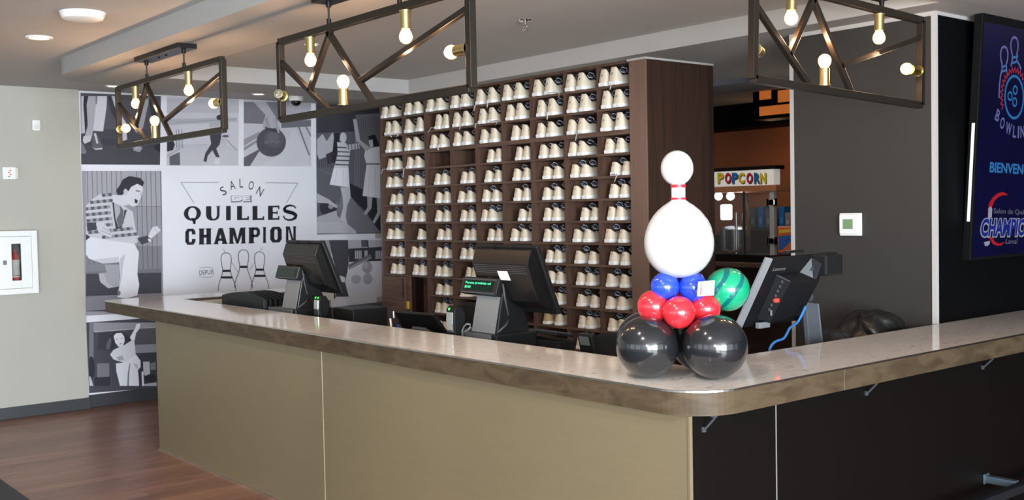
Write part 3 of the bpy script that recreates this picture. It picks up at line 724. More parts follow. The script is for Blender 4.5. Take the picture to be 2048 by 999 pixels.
# third terminal: all-in-one computer seen from behind on the right leg of the counter
M_ai = mat('charcoal_computer_plastic', (20, 20, 22), .5, spec=.3); M_si = mat('silver_bezel', (128, 128, 130), .45, .1)
yt = .62
P = lambda u, v, y: on(u, v, 'y', y)
TL = P(1545, 517, yt); TR = Vector((TL.x+.52, yt, TL.z)); BLp = P(1482, 656, yt+.20)
aio = thing('desktop_computer', 'black all-in-one computer seen from behind with red light and slanted grey foot', 'computer', (TL.x+.25, .74, WS))
dv = (BLp-TL); dv = Vector((0, dv.y, dv.z)); Ld = dv.length; dv.normalize(); nv = Vector((0, dv.z, -dv.y)); nv = nv if nv.y < 0 else -nv   # towards the customers
ex = Vector((1, 0, 0)); W_ = .50
def A(x, s, n): return TL+ex*x+dv*s+nv*n
mb = MB(); mb.prism([A(0, 0, 0), A(W_, 0, 0), A(W_, Ld, 0), A(0, Ld, 0)], -nv*.02); mb.build('screen_slab', M_ai, aio, bevel=.004)
mb = MB(); mb.prism([A(-.034, 0, -.012), A(0.0, 0, .004), A(0, Ld, .004), A(-.034, Ld, -.012)], -nv*.012); mb.build('silver_bezel', M_si, aio, bevel=.002)
poly = [A(.10, .105, 0), A(.40, .085, 0), A(.40, Ld-.03, 0), A(.10, Ld-.03, 0)]
mb = MB(); vs = [A(.09, .095, 0), A(.40, .095, 0), A(.40, .37, 0), A(.09, .37, 0), A(.135, .10, .065), A(.38, .10, .075), A(.38, .33, .065), A(.135, .36, .06)]
mb.add(vs, [(3, 2, 1, 0), (4, 5, 6, 7), (0, 1, 5, 4), (1, 2, 6, 5), (2, 3, 7, 6), (3, 0, 4, 7)]); hsg = mb.build('rear_housing', M_ai, aio, bevel=.006)
mb = MB()
for i in range(7):
    q0 = A(.112, .12+i*.028, .036); mb.bbox(tuple(q0-Vector((.006, .004, .007))), tuple(q0+Vector((.006, .004, .007))), .002)
mb.build('port_row', M_dgray, hsg)
q0 = A(.118, .225, .048); mb = MB(); mb.bbox(tuple(q0-Vector((.016, .01, .010))), tuple(q0+Vector((.014, .006, .010))), .004); mb.build('red_light', mat('red_light', (255, 60, 50), .4, emit=(255, 50, 45), estr=1.6), hsg)
q0 = A(.118, .30, .05); mb = MB(); mb.box(tuple(q0-Vector((.004, .004, .014))), tuple(q0+Vector((.004, .002, .014)))); mb.build('port_label', M_gray, hsg)
q0 = A(.14, .385, .03); mb = MB(); mb.bbox(tuple(q0-Vector((.06, .015, .018))), tuple(q0+Vector((.03, .015, .014))), .006); mb.build('cable_clip', M_si, hsg)
mb = MB(); lettering(mb, 'Lenovo', A(.045, .075, .0008), ex, -dv, .105, .022, 0, .012); mb.build('maker_lettering', mat('grey_lettering', (112, 108, 104), .5), aio)
# card reader arm clipped to the right-hand top corner
q0, q1 = A(.37, -.012, .0), A(.50, .10, .0)
mb = MB(); mb.bbox((TL.x+.35, yt-.075, q1.z-.015), (TL.x+.50, yt+.02, q0.z-.005), .01); mb.bbox((TL.x+.36, yt-.06, q0.z-.008), (TL.x+.47, yt-.01, q0.z+.006), .003); cr = mb.build('card_reader', M_blk, aio)
mb = MB(); mb.prism([A(.28, .115, .001), A(.335, .012, .001), A(.335, .012, .06), A(.335, .115, .07)], ex*.02); mb.build('reader_bracket', mat('dark_slate_plastic', (44, 46, 52), .5), cr)
mb = MB(); mb.bbox(tuple(A(.16, -.006, -.03)), tuple(A(.30, -.006, -.03)+Vector((0, .03, .014))), .003); mb.build('webcam_cover', M_blk, aio)
# hinge and slanted foot
hz = P(1612, 596, yt+.10)
mb = MB(); mb.cyl((hz.x-.06, hz.y+.02, hz.z+.005), (hz.x+.05, hz.y+.02, hz.z+.005), .032, n=20); mb.build('hinge', M_dgray, aio, smooth=True, auto=.7)
f0, f1 = P(1612, 603, yt+.08), P(1635, 607, yt+.08); g0, g1 = P(1619, 690, yt+.06), P(1644, 690, yt+.06)
dn_ = (g0-f0); g0 = f0+dn_*((f0.z-WS-.012)/(f0.z-g0.z)); g1 = f1+(g1-f1)*((f1.z-WS-.012)/(f1.z-g1.z))
mb = MB(); mb.prism([f0, f1, g1, g0], (0, .028, 0)); ft = mb.build('foot', mat('grey_foot', (78, 81, 86), .4), aio, bevel=.003)
mb = MB(); mb.prism([f1, f1+Vector((.012, 0, 0)), g1+Vector((.012, 0, 0)), g1], (0, .03, 0)); mb.build('foot_edge', mat('pale_metal_edge', (136, 142, 150), .35, .5), ft)
mb = MB(); mb.bbox((g0.x-.1, yt-.04, WS+.0005), (g1.x+.02, yt+.22, WS+.014), .005); mb.build('foot_plate', M_blk, ft)
# blue network cable
pts = [P(1611, 612, yt+.03), P(1604, 628, yt+.03), P(1594, 645, yt+.03), P(1580, 655, yt), P(1573, 668, yt-.02), P(1566, 677, yt-.03), P(1552, 682, yt-.04), P(1543, 690, yt-.05), P(1538, 702, yt-.06)]
sm = []
for i in range(len(pts)-1):
    p0, p1, p2, p3 = pts[max(i-1, 0)], pts[i], pts[i+1], pts[min(i+2, len(pts)-1)]
    for t in (0, .25, .5, .75): sm.append(.5*((2*p1)+(p2-p0)*t+(2*p0-5*p1+4*p2-p3)*t*t+(3*p1-p0-3*p2+p3)*t**3))
sm.append(pts[-1]); sm.append(Vector((pts[-1].x, pts[-1].y+.01, WS+.005)))
tag(MB().tube(sm, .0065, 8).build('network_cable', mat('blue_cable', (52, 112, 178), .4), None, smooth=True), 'bright blue network cable hanging from the all-in-one computer', 'cable')

# ================================================================== SMALLER THINGS BEHIND THE COUNTER
# scanners on stands
def scanner(x, y, zc, lab, lights, h=.17):
    r = thing('barcode_scanner', lab, 'scanner', (x, y, WS), 'barcode scanners on stands')
    mb = MB(); mb.lathe([(.045, WS+.0005), (.045, WS+.008), (.03, WS+.014), (.012, WS+.02), (.010, zc-h/2+.01)], 24, 0, Matrix.Translation((x+.01, y, 0))); mb.build('stand', M_blk, r, smooth=True, auto=.6)
    prof = [(-.028, -h/2), (-.034, -h*.1), (-.03, h*.38), (-.012, h/2), (.03, h/2-.008), (.052, h*.2), (.045, -h*.35), (.02, -h/2)]
    mb = MB(); mb.prism([(x+a, y-.04, zc+b) for a, b in prof], (0, .08, 0)); bd = mb.build('housing', M_blk2, r, bevel=.008)
    mb = MB(); mb.prism([(x+a, y-.030, zc+b) for a, b in ((-.034, -h*.40), (-.039, -h*.1), (-.036, h*.30), (-.026, h*.30), (-.026, -h*.40))], (0, .06, 0)); mb.build('silver_face', mat('silver_scanner_face', (196, 204, 204), .15, .9), bd, bevel=.004)
    mb = MB()
    for k in range(lights):
        mb.sphere((x-.024, y+(.018-.036*k if lights > 1 else .012), zc+h*.38), .009, 0, 16, 10)
    mb.build('green_light', mat('green_light', (60, 230, 80), .4, emit=(50, 240, 80), estr=.9), bd, smooth=True)
    return r
p = on(641, 612, 'x', .68); scanner(.68, p.y, p.z, 'black barcode scanner with two green lights beside the till by the mural', 2, .16)
p = on(909, 640, 'x', .55); scanner(.55, p.y, p.z, 'black and silver barcode scanner with one green light beside the till by the shoes', 1, .17)
# cable loop next to the scanner
mb = MB(); pts = [on(u, v, 'x', .56) for u, v in ((925, 672), (925, 660), (928, 652), (934, 647), (940, 648), (941, 654), (936, 659), (930, 662), (926, 664))]
pts.append(Vector((pts[-1].x-.01, pts[-1].y+.01, WS+.006))); pts.insert(0, Vector((pts[0].x, pts[0].y+.015, WS+.006)))
tag(mb.tube(pts, .0055, 7).build('looped_cable', M_gray, None, smooth=True), 'grey cable looping up beside the till in front of the shoes', 'cable')
# black ribbed case at far left
pa, pb2, pc = on(448, 608, 'x', .60), on(531, 622, 'x', .60), on(558, 618, 'x', .75)
q0 = on(448, 606, 'x', .62).y; q1 = on(532, 606, 'x', .62).y
zt = on(500, 577, 'x', .70).z
cs = thing('plastic_case', 'black arched plastic case with dotted front and ribbed end left of the till', 'case', (.72, (q0+q1)/2, WS))
mb = MB(); prof = []
for i in range(13):
    t = i/12; prof.append((.60, q0+(q1-q0)*t, 1.11+(.075)*math.sin(PI*(.12+.76*t))**.8))
body = [(.60, q0, WS+.001)]+prof+[(.60, q1, WS+.001)]
mb.prism(body, (.035, 0, 0)); bd = mb.build('body', mat('black_ribbed_plastic', (30, 34, 34), .55), cs, bevel=.006)
for i in range(5):
    x = .648+i*.043; mb = MB(); mb.prism([(x, y_*1.0, z_) for _, y_, z_ in body], (.026, 0, 0)); mb.build('rib', M_blk2, cs, bevel=.004)
mb = MB(); mb.box((.63, q1+.01, WS+.002), (.86, q0-.01, 1.09)); mb.build('core', M_blk2, cs)
mb = MB()
for i in range(14):
    for j in range(6):
        y_ = q0-.12+(q1-q0+.3)*i/14; z_ = 1.03+j*.016
        if q1+.03 < y_ < q0-.03: mb.cyl((.5985, y_, z_), (.601, y_, z_), .005, n=6)
mb.build('dot_grille', M_blk2, bd)
# cash drawer right of the first till
c0, c1 = on(662, 603, 'x', .95), on(716, 618, 'x', .80)
cdw = thing('cash_drawer', 'black cash drawer box right of the till near the mural', 'cash drawer', (.85, c1.y+.2, WS))
mb = MB(); mb.bbox((.76, c1.y, WS+.0005), (1.04, c1.y+.28, c1.z), .006); mb.build('box', mat('black_satin_metal', (24, 23, 23), .32), cdw)
MB().bbox((1.04, c1.y+.02, WS+.02), (1.05, c1.y+.26, c1.z-.02), .003).build('drawer_front', M_blk2, cdw)
# slanted black screen and pens
w0, w1, w2 = on(788, 624, 'x', .78), on(865, 630, 'x', .78), on(886, 664, 'x', .86)
scn = thing('tilted_screen', 'small black screen tilted back next to the pens, seen from behind', 'screen', (.82, (w0.y+w1.y)/2, WS))
mb = MB(); mb.prism([(.78, w0.y, w0.z), (.78, w1.y, w1.z), (.93, w2.y-.0, WS+.02), (.93, w0.y+.08, WS+.02)], (.02, 0, .012)); mb.build('panel', M_blk, scn, bevel=.003)
a0, a1 = on(826, 656, 'x', .74), on(862, 664, 'x', .74)
mb = MB(); mb.tube([Vector((.74, a0.y, a0.z-.03)), Vector((.74, a0.y-.01, a0.z)), Vector((.74, (a0.y*2+a1.y)/3, a0.z-.0)), Vector((.74, (a0.y+a1.y*2)/3, (a0.z+a1.z)/2+.004)), Vector((.74, a1.y, a1.z-.01))], .016, 10); mb.box((.70, a0.y-.08, WS+.0005), (.95, a0.y+.02, WS+.012)); mb.build('stand', M_dgray, scn, smooth=True, auto=.8)
pc_ = on(790, 650, 'x', .70); cup = thing('pen_cup', 'black cup of pens on the work surface left of the tilted screen', 'pen cup', (.70, pc_.y, WS))
mb = MB(); mb.lathe([(.040, WS+.0005), (.044, 1.03), (.040, 1.03), (.037, WS+.006)], 24, 0, Matrix.Translation((.70, pc_.y, 0))); mb.build('cup', M_blk, cup, smooth=True, auto=.7)
for i, (u, v, du, c, lab, cap) in enumerate(((779, 624, 6, M_lacew, 'white pen with black tip leaning left in the pen cup', 0), (787, 622, 2, M_blk2, 'black pen with silver clip standing in the pen cup', 1), (797, 638, -3, mat('blue_pen', (44, 70, 170), .4), 'short blue pen at the right of the pen cup', 2))):
    tp = on(u, v, 'x', .70); bt = Vector((.70+.008*(i-1), pc_.y+(.012, 0, -.012)[i], WS+.012))
    pn = thing('pen', lab, 'pen', tuple(bt), 'pens in the cup')
    mb = MB(); mb.cyl(bt, bt+(tp-bt)*.82, .0065, n=10); mb.build('barrel', c, pn, smooth=True, auto=.7)
    mb = MB(); mb.cyl(bt+(tp-bt)*.80, tp, .008, .007, n=10); mb.build('cap', M_blk2 if cap != 1 else M_steel, pn, smooth=True, auto=.7)
# office chair backs on the staff side
def chair(x, y, ztop, w, lab, rz):
    r = thing('office_chair', lab, 'office chair', (x, y, 0), None, rz)
    mb = MB(); n = 14; vs = []
    def prof(sx): return [(sx*w/2*min(1, math.sin(PI*min(1, .12+.88*i/n)/2+.0)**.5 if i < n else 1), ztop) for i in range(n)]
    pl = []
    for i in range(17):
        a = PI*i/16; pl.append((0.0, math.cos(a)*w/2*(1-.0*i), ztop-.16+.16*math.sin(a)**.7))
    pl += [(-.0, -w/2*.86, ztop-.48), (0, w/2*.86, ztop-.48)]
    mb.prism(pl, (.07, 0, 0)); mb.build('backrest', mat('black_chair_fabric', (20, 20, 22), .85), r, bevel=.02, local=True)
    mb = MB(); mb.bbox((-.5, -w/2, .44), (-.02, w/2, .53), .03); mb.build('seat', MATS['black_chair_fabric'], r, local=True)
    mb = MB(); mb.tube([(.03, 0, ztop-.3), (.06, 0, .55), (0, 0, .47), (-.2, 0, .45)], .02, 8); mb.build('back_bar', M_blk, r, local=True, smooth=True)
    mb = MB(); mb.cyl((-.25, 0, .08), (-.25, 0, .45), .03, n=16); mb.build('gas_post', M_blk, r, local=True, smooth=True, auto=.7)
    for k in range(5):
        a = 2*PI*k/5; e = Vector((-.25+.28*math.cos(a), .28*math.sin(a), .06)); mb = MB(); mb.tube([(-.25, 0, .11), tuple(e)], .018, 8); l = mb.build('leg', M_blk, r, local=True, smooth=True, auto=.8)
        mb = MB(); mb.cyl((e.x, e.y-.015, .028), (e.x, e.y+.015, .028), .028, n=14); mb.build('caster', M_blk2, l, local=True, smooth=True, auto=.7)
    return r
pt = on(928, 604, 'x', 1.5); chair(1.5, pt.y-.04, pt.z, .46, 'black office chair with rounded back between the till and the shoes', .0)
pt = on(1215, 672, 'x', 1.35); chair(1.35, pt.y-.02, pt.z+.02, .44, 'black office chair back just left of the black balloons', .0)
# keyboard on its riser right of the second till
k0, k1 = on(1085, 655, 'x', 1.02), on(1130, 660, 'x', 1.02)
kb = thing('keyboard', 'dark keyboard propped up behind the till in front of the shoes', 'keyboard', (1.0, (k0.y+k1.y)/2, k1.z-.03))
mb = MB(); ya, yb = k1.y-.02, k0.y+.12; zk = k1.z-.02
Mk = Matrix.Translation((1.0, 0, zk)) @ Matrix.Rotation(.18, 4, 'Y')
mb.bbox((-.07, ya, -.012), (.07, yb, .004), .004, 0, Mk); mb.build('case', M_blk, kb)
mb = MB(); nk = 0
for i in range(4):
    for j in range(12):
        w_ = (yb-ya-.02)/12; y_ = ya+.01+j*w_; x_ = -.062+i*.031
        mb.bbox((x_, y_+.0015, .004), (x_+.028, y_+w_-.0015, .012), .003, 0, Mk)
mb.build('keys', M_dgray, kb)
mb = MB(); mb.bbox((.93, ya-.02, WS+.0005), (1.055, yb+.02, zk-.034), .006)
rz_ = thing('riser_box', 'black riser box carrying the dark keyboard', 'riser', (1.0, (ya+yb)/2, WS)); mb.build('box', M_blk, rz_)
mb = MB(); mb.cyl((.928, ya+.1, WS+.07), (.934, ya+.1, WS+.07), .012, n=14); mb.build('key_lock', M_steel, rz_)
# phone-like card terminal
p = on(1176, 682, 'x', .90); pt_ = thing('card_terminal', 'small black card terminal with grey screen left of the black balloons', 'card terminal', (.90, p.y, WS))
Mt = Matrix.Translation((.90, p.y, p.z-.01)) @ Matrix.Rotation(-.25, 4, 'Y')
mb = MB(); mb.bbox((-.02, -.055, -.06), (.02, .055, .055), .01, 0, Mt); bd = mb.build('body', M_blk, pt_)
mb = MB(); mb.bbox((-.0225, -.035, -.005), (-.0195, .04, .045), .003, 0, Mt); mb.build('screen', mat('grey_lcd', (92, 98, 96), .3), bd)
mb = MB(); mb.tube([(.915, p.y-.02, WS+.002), (.912, p.y, p.z-.05)], .016, 10); mb.build('stand', M_blk, pt_, smooth=True, auto=.8)
# heap of black jackets on a low table behind the right leg
tbw = thing('side_shelf', 'dark low shelf under the heap of black jackets by the grey wall', 'shelf', (2.2, .78, 0))
# jackets: a crumpled cloth heap
def heap(name, lab, cx, cy, rx, ry, z0, h, seed, m):
    r_ = random.Random(seed); mb = MB(); n, q = 56, 22; ph = [(r_.uniform(0, 6.28), r_.uniform(2, 7), r_.uniform(1, 4)) for _ in range(7)]
    for j in range(q+1):
        t = j/q
        for i in range(n):
            a = 2*PI*i/n; f = 1+sum(.05*math.sin(k*a+p_+t*s*3) for p_, k_, s in ph for k in (int(k_),))
            rr = math.cos(t*PI/2)**.7*f; z = h*math.sin(t*PI/2)**.8*(1+(1-t)*(.10*math.sin(3*a+ph[0][0])+.06*math.sin(5*a+5*t+ph[1][0])+.04*math.sin(11*a-9*t)))
            z += .012*math.sin(9*a+ph[2][0]+6*t)*(1-t)
            mb.v.append(Vector((cx+rx*rr*math.cos(a), cy+ry*rr*math.sin(a), max(z0+.001, z0+z))))
    for j in range(q):
        for i in range(n): mb.f.append([j*n+i, j*n+(i+1) % n, (j+1)*n+(i+1) % n, (j+1)*n+i]); mb.m.append(0)
    mb.f.append(list(range(n))[::-1]); mb.m.append(0)
    return tag(mb.build(name, m, None, smooth=True), lab, 'jacket', 'black jackets on the work surface')
M_jk = mat('black_leather', (24, 23, 22), .32); M_jk2 = mat('black_cloth', (28, 28, 30), .7)
heap('jacket', 'shiny black jacket heaped highest behind the right leg of the counter', 2.355, .70, .235, .17, WS, .25, 4, M_jk)
heap('jacket', 'dull black jacket crumpled beside the grey foot of the computer', 1.99, .70, .085, .14, WS, .17, 9, M_jk2)
bpy.data.objects.remove(tbw)
pp = on(1590, 672, 'y', .56); tag(MB().bbox((pp.x-.03, .50, WS+.0005), (pp.x+.09, .60, WS+.11), .008).build('small_box', M_blk2), 'small black box under the blue cable behind the countertop', 'box')
tag(MB().bbox((pp.x-.02, .505, WS+.1105), (pp.x+.05, .56, WS+.118), .002, 0).build('paper_slip', mat('white_paper', (214, 210, 204), .7)), 'white slip of paper lying on the small black box', 'paper')

# ================================================================== PENDANT FIXTURES
M_bulb = mat('lit_bulb', (255, 205, 140), .3, emit=(255, 188, 104), estr=6)
M_bulb_off = mat('unlit_bulb', (214, 214, 206), .12)
LAMPS = []
def fixture(name_lab, pos, L, H, rz, tilt, off_bulb, canopy_z):
    """local: x along the fixture from its far/left end (0) to the other, z up from the bottom bar"""
    r = thing('pendant_light', name_lab, 'pendant light', pos, 'bronze frame pendant lights', rz)
    B = .017
    def bar(p0, p1, name='brace', b=B):
        p0 = Vector((p0[0]*L, 0, p0[1]*H)); p1 = Vector((p1[0]*L, 0, p1[1]*H)); d = (p1-p0).normalized(); n = Vector((-d.z, 0, d.x))
        mb = MB(); mb.prism([p0+n*b, p0-n*b, p1-n*b, p1+n*b], (0, 2*b, 0)); mb.v = [v-Vector((0, b, 0)) for v in mb.v]
        return mb
    mb = MB()
    for a, c in (((0, 0), (1, 0)), ((0, 1), (1, 1)), ((0, 0), (0, 1)), ((1, 0), (1, 1))): 
        q = bar(a, c); mb.add(q.v, q.f)
    mb.build('frame', M_bronze, r, local=True, bevel=.002)
    for a, c in (((.005, .74), (.30, .02)), ((.185, .30), (.325, .985)), ((.30, .985), (.545, .015)), ((.475, .29), (.995, .80))):
        bar(a, c, b=.013).build('brace', M_bronze, r, local=True, bevel=.002)
    # canopy and rods
    cx = .5*L; zc = canopy_z-pos[2]
    mb = MB(); mb.bbox((cx-.38, -.06, zc-.03), (cx+.38, .06, zc-.0005), .002); cn = mb.build('canopy', M_canopy, r, local=True)
    for dx in (-.09, .03):
        mb = MB(); mb.cyl((cx+dx, 0, zc-.036), (cx+dx, 0, zc-.029), .008, n=10); mb.build('screw', M_blk2, cn, local=True)
    for dx in (-.315, .315):
        mb = MB(); mb.cyl((cx+dx, 0, H+.012), (cx+dx, 0, zc-.03), .005, n=8); mb.cyl((cx+dx, 0, zc-.055), (cx+dx, 0, zc-.03), .013, n=12); mb.cyl((cx+dx, 0, H+.01), (cx+dx, 0, H+.045), .011, n=12); mb.build('rod', M_canopy, r, local=True, smooth=True, auto=.6)
    # sockets with bulbs: position along, height, direction
    lamps = [((.195, .955), (0, 0, -1)), ((.715, .955), (0, 0, -1)), ((.385, .045), (0, 0, 1)), ((.010, .30), (1, 0, 0)), ((.988, .40), (-1, 0, 0))]
    for i, ((a, c), d) in enumerate(lamps):
        p = Vector((a*L, 0, c*H)); d = Vector(d)
        if i == 3 and off_bulb: d = Vector((.72, -.69, .05)).normalized() if off_bulb == 1 else Vector((.9, .4, 0)).normalized()
        mb = MB(); mb.cyl(p, p+d*.082, .0235, n=20); mb.cyl(p, p+d*.006, .028, n=20); s_ = mb.build('socket', M_brass, r, local=True, smooth=True, auto=.6)
        q = d.to_track_quat('Z', 'Y').to_matrix().to_4x4()
        if i == 3 and off_bulb:
            mb = MB(); mb.lathe([(.021, .078), (.021, .0835), (.012, .084), (.008, .079)], 18, 0, Matrix.Translation(p) @ q); mb.build('empty_socket_ring', M_chrome, s_, local=True, smooth=True, auto=.6); continue
        prof = [(.014, .076), (.018, .086), (.026, .100), (.030, .114), (.029, .126), (.023, .138), (.012, .146), (.001, .1485)]
        mb = MB(); mb.lathe(prof, 20, 0, Matrix.Translation(p) @ q); mb.build('bulb', M_bulb, s_, local=True, smooth=True)
        LAMPS.append((r, p+d*.20))
    return r
FH = .41
def fx(lab, x, y0, y1, z, off):
    return fixture(lab, (x, y0, z), y0-y1, FH, -PI/2, 0, off, ZB)
f1 = fx('bronze frame pendant nearest the mural, left of the others', -.36, 4.985, 3.23, 2.292, 0)
f2 = fx('bronze frame pendant hanging in the middle, in front of the upper shoe rows', -.36, 2.508, .838, 2.293, 1)
f3 = fixture('bronze frame pendant at right in front of the dark grey wall', (.724, .25, 2.335), 1.372, .435, 0.0, 0, 2, ZB)
# slight hang to one side
f3.rotation_euler = (0, .036, 0)
for r, p in LAMPS:      # the light each bulb gives
    w = Matrix.Translation(r.location) @ r.rotation_euler.to_matrix().to_4x4() @ p
    lamp('bulb_light', 'POINT', w, 5.2, (1, .62, .34), rad=.03)

# ================================================================== CEILING DEVICES
def downlight(u, v, lab, z=ZC, r=.075):
    p = on(u, v, 'z', z); t = thing('downlight', lab, 'downlight', (p.x, p.y, z), 'recessed downlights')
    mb = MB(); mb.lathe([(r*.72, z-.0005), (r*1.02, z-.0005), (r, z-.008), (r*.78, z-.010), (r*.72, z-.004)], 32, 0, Matrix.Translation((p.x, p.y, 0)), cap=False); mb.build('trim_ring', M_white, t, smooth=True)
    mb = MB(); mb.lathe([(r*.74, z-.0045), (r*.4, z-.006), (.001, z-.0065)], 28, 0, Matrix.Translation((p.x, p.y, 0))); mb.build('lens', mat('lit_downlight_lens', (255, 236, 200), .4, emit=(255, 232, 190), estr=9), t, smooth=True)
    lamp('downlight_beam', 'SPOT', (p.x, p.y, z-.03), 3, (1, .86, .68), (p.x, p.y, 0), spot=1.9, rad=.04).parent = None
    return t
downlight(78, 74, 'lit round downlight in the ceiling at far left', r=.085)
downlight(226, 171, 'lit downlight above the left edge of the printed mural', r=.07)
downlight(623, 88, 'small lit downlight behind the left socket of the middle pendant', r=.05)
downlight(517, 187, 'small lit downlight above the bowling ball photo on the mural', r=.07)
p = on(165, 25, 'z', ZC); t = thing('ceiling_disc', 'round white disc-shaped device on the ceiling at upper left', 'ceiling device', (p.x, p.y, ZC))
mb = MB(); mb.lathe([(.001, ZC-.045), (.09, ZC-.045), (.112, ZC-.038), (.122, ZC-.02), (.122, ZC-.0005)], 40, 0, Matrix.Translation((p.x, p.y, 0))); mb.build('cover', M_white, t, smooth=True, auto=.7)
mb = MB(); mb.lathe([(.128, ZC-.0005), (.126, ZC-.010), (.12, ZC-.012)], 40, 0, Matrix.Translation((p.x, p.y, 0)), cap=False); mb.build('rim', M_white, t, smooth=True)
p = on(1050, 40, 'z', ZC); t = thing('sprinkler', 'chrome fire sprinkler head in the middle of the ceiling', 'sprinkler', (p.x, p.y, ZC))
mb = MB(); mb.lathe([(.042, ZC-.0005), (.038, ZC-.008), (.012, ZC-.010), (.011, ZC-.03)], 24, 0, Matrix.Translation((p.x, p.y, 0)), cap=False); mb.build('escutcheon', M_chrome, t, smooth=True, auto=.7)
mb = MB(); mb.cyl((p.x, p.y, ZC-.055), (p.x, p.y, ZC-.02), .006, n=10); mb.cyl((p.x, p.y, ZC-.062), (p.x, p.y, ZC-.057), .02, n=16)
for s in (-1, 1): mb.tube([(p.x+s*.009, p.y, ZC-.03), (p.x+s*.016, p.y, ZC-.043), (p.x+s*.004, p.y, ZC-.058)], .0025, 6)
mb.build('deflector', M_chrome, t)
pd = on(592, 203, 'y', YM-.55); t = thing('dome_camera', 'white dome camera with black eye above the mural', 'security camera', (pd.x, pd.y, ZC))
zd = ZC
mb = MB(); mb.lathe([(.075, zd-.0005), (.075, zd-.03), (.068, zd-.05), (.055, zd-.055)], 32, 0, Matrix.Translation((pd.x, pd.y, 0))); mb.build('housing', M_white, t, smooth=True, auto=.7)
mb = MB(); mb.lathe([(.052, zd-.054), (.048, zd-.075), (.033, zd-.095), (.012, zd-.104), (.001, zd-.105)], 28, 0, Matrix.Translation((pd.x, pd.y, 0))); mb.build('dome', mat('smoked_dome', (20, 20, 22), .1), t, smooth=True)


# ================================================================== THE PRINTED MURAL
YF = YM-.006
def mp(u, v, lay=0): return on(u, v, 'y', YF-.0006*lay)
mur = thing('printed_mural', 'black and white bowling photo mural with club lettering on the back wall', 'mural', (1.3, YM, 0))
M_paper = mat('mural_paper', (224, 224, 232), .5, spec=.3)
zt0, zb0 = ZC-.004, .12
MB().box((XL+.003, YF, zb0), (3.4, YM-.0005, zt0)).build('backing_sheet', M_paper, mur)
class Photo:
    """one printed photograph: flat shapes in inks, painted from back to front"""
    def __init__(s, name, label, ox, oy, sc): s.n = name; s.l = label; s.o = (ox, oy, sc); s.mb = MB(); s.inks = []; s.lay = 1
    def idx(s, g):
        m = ink(g)
        if m not in s.inks: s.inks.append(m)
        return s.inks.index(m)
    def P(s, pts, g, own=True):
        ox, oy, k = s.o
        if s.clip: pts = s.clipped(pts)
        if len(pts) < 3: return s
        s.mb.add([mp(ox+x/k, oy+y/k, s.lay) for x, y in pts], [tuple(range(len(pts)))], s.idx(g))
        if own: s.lay += .25
        return s
    clip = None
    def clipped(s, pts):
        x0, y0, x1, y1 = s.clip
        for ax, lim, sg in ((0, x0, 1), (0, x1, -1), (1, y0, 1), (1, y1, -1)):
            res = []
            for i in range(len(pts)):
                a, b = pts[i-1], pts[i]
                ia, ib = (a[ax]-lim)*sg >= 0, (b[ax]-lim)*sg >= 0
                if ia != ib:
                    t = (lim-a[ax])/(b[ax]-a[ax]); res.append((a[0]+(b[0]-a[0])*t, a[1]+(b[1]-a[1])*t))
                if ib: res.append(b)
            pts = res
            if not pts: break
        return pts
    def frame(s, px4, g):
        s.mb.add([mp(u, v, 0.6) for u, v in px4], [(0, 1, 2, 3)], s.idx(g))
        ox, oy, k = s.o
        xs = [(u-ox)*k for u, v in px4]; yy = [(v-oy)*k for u, v in px4]
        s.clip = (max(xs[0], xs[3]), max(yy[0], yy[1]), min(xs[1], xs[2]), min(yy[2], yy[3])); return s
    def E(s, cx, cy, rx, ry, g, n=28): return s.P([(cx+rx*math.cos(2*PI*i/n), cy+ry*math.sin(2*PI*i/n)) for i in range(n)], g)
    def line(s, p, q, w, g):
        d = Vector((q[0]-p[0], q[1]-p[1])); nn = Vector((-d.y, d.x)).normalized()*w/2
        return s.P([(p[0]+nn.x, p[1]+nn.y), (q[0]+nn.x, q[1]+nn.y), (q[0]-nn.x, q[1]-nn.y), (p[0]-nn.x, p[1]-nn.y)], g)
    def done(s):
        o = s.mb.build('photo_print', s.inks, mur); o['label'] = s.l; return o
# legs and bowling shoes
a = Photo('a', 'photo of trouser legs and laced shoes at top left', 150, 170, 5.876).frame(((161, 185.5), (322, 192), (320, 329.5), (162.5, 328.5)), 84)
a.P([(60, 520), (1010, 520), (1010, 940), (60, 940)], 70).P([(60, 620), (1010, 660), (1010, 720), (60, 700)], 62)
a.P([(55, 90), (115, 90), (100, 210), (118, 560), (60, 575)], 192).P([(108, 90), (168, 90), (140, 230), (150, 430), (120, 570), (98, 220)], 48)
a.P([(165, 90), (282, 90), (250, 200), (228, 480), (190, 640), (120, 680), (100, 650), (150, 480), (136, 230)], 172).P([(275, 90), (378, 90), (370, 260), (330, 545), (215, 535), (245, 230)], 205)
a.P([(240, 130), (262, 130), (258, 220), (244, 230)], 120).P([(378, 90), (410, 90), (500, 330), (500, 470), (420, 300)], 60).P([(415, 90), (492, 90), (492, 330)], 186)
a.P([(60, 660), (95, 690), (134, 780), (120, 810), (60, 800)], 120).P([(205, 560), (250, 550), (322, 700), (322, 750), (240, 757), (200, 720)], 92).P([(222, 570), (246, 565), (275, 680), (255, 690)], 200)
a.P([(205, 728), (240, 748), (322, 735), (320, 752), (240, 760)], 200).P([(100, 600), (190, 590), (182, 660), (112, 690), (90, 655)], 196)
a.P([(530, 130), (990, 130), (990, 520), (530, 520)], 78).P([(780, 210), (880, 130), (800, 500), (740, 570), (700, 540)], 158).P([(860, 150), (905, 160), (985, 480), (985, 560), (930, 540)], 54)
a.P([(540, 350), (600, 440), (612, 640), (556, 660)], 196).P([(672, 700), (730, 676), (794, 740), (760, 787), (690, 770)], 150).P([(690, 690), (730, 684), (750, 730), (710, 740)], 196).P([(925, 735), (1005, 660), (1005, 800)], 44); a.done()
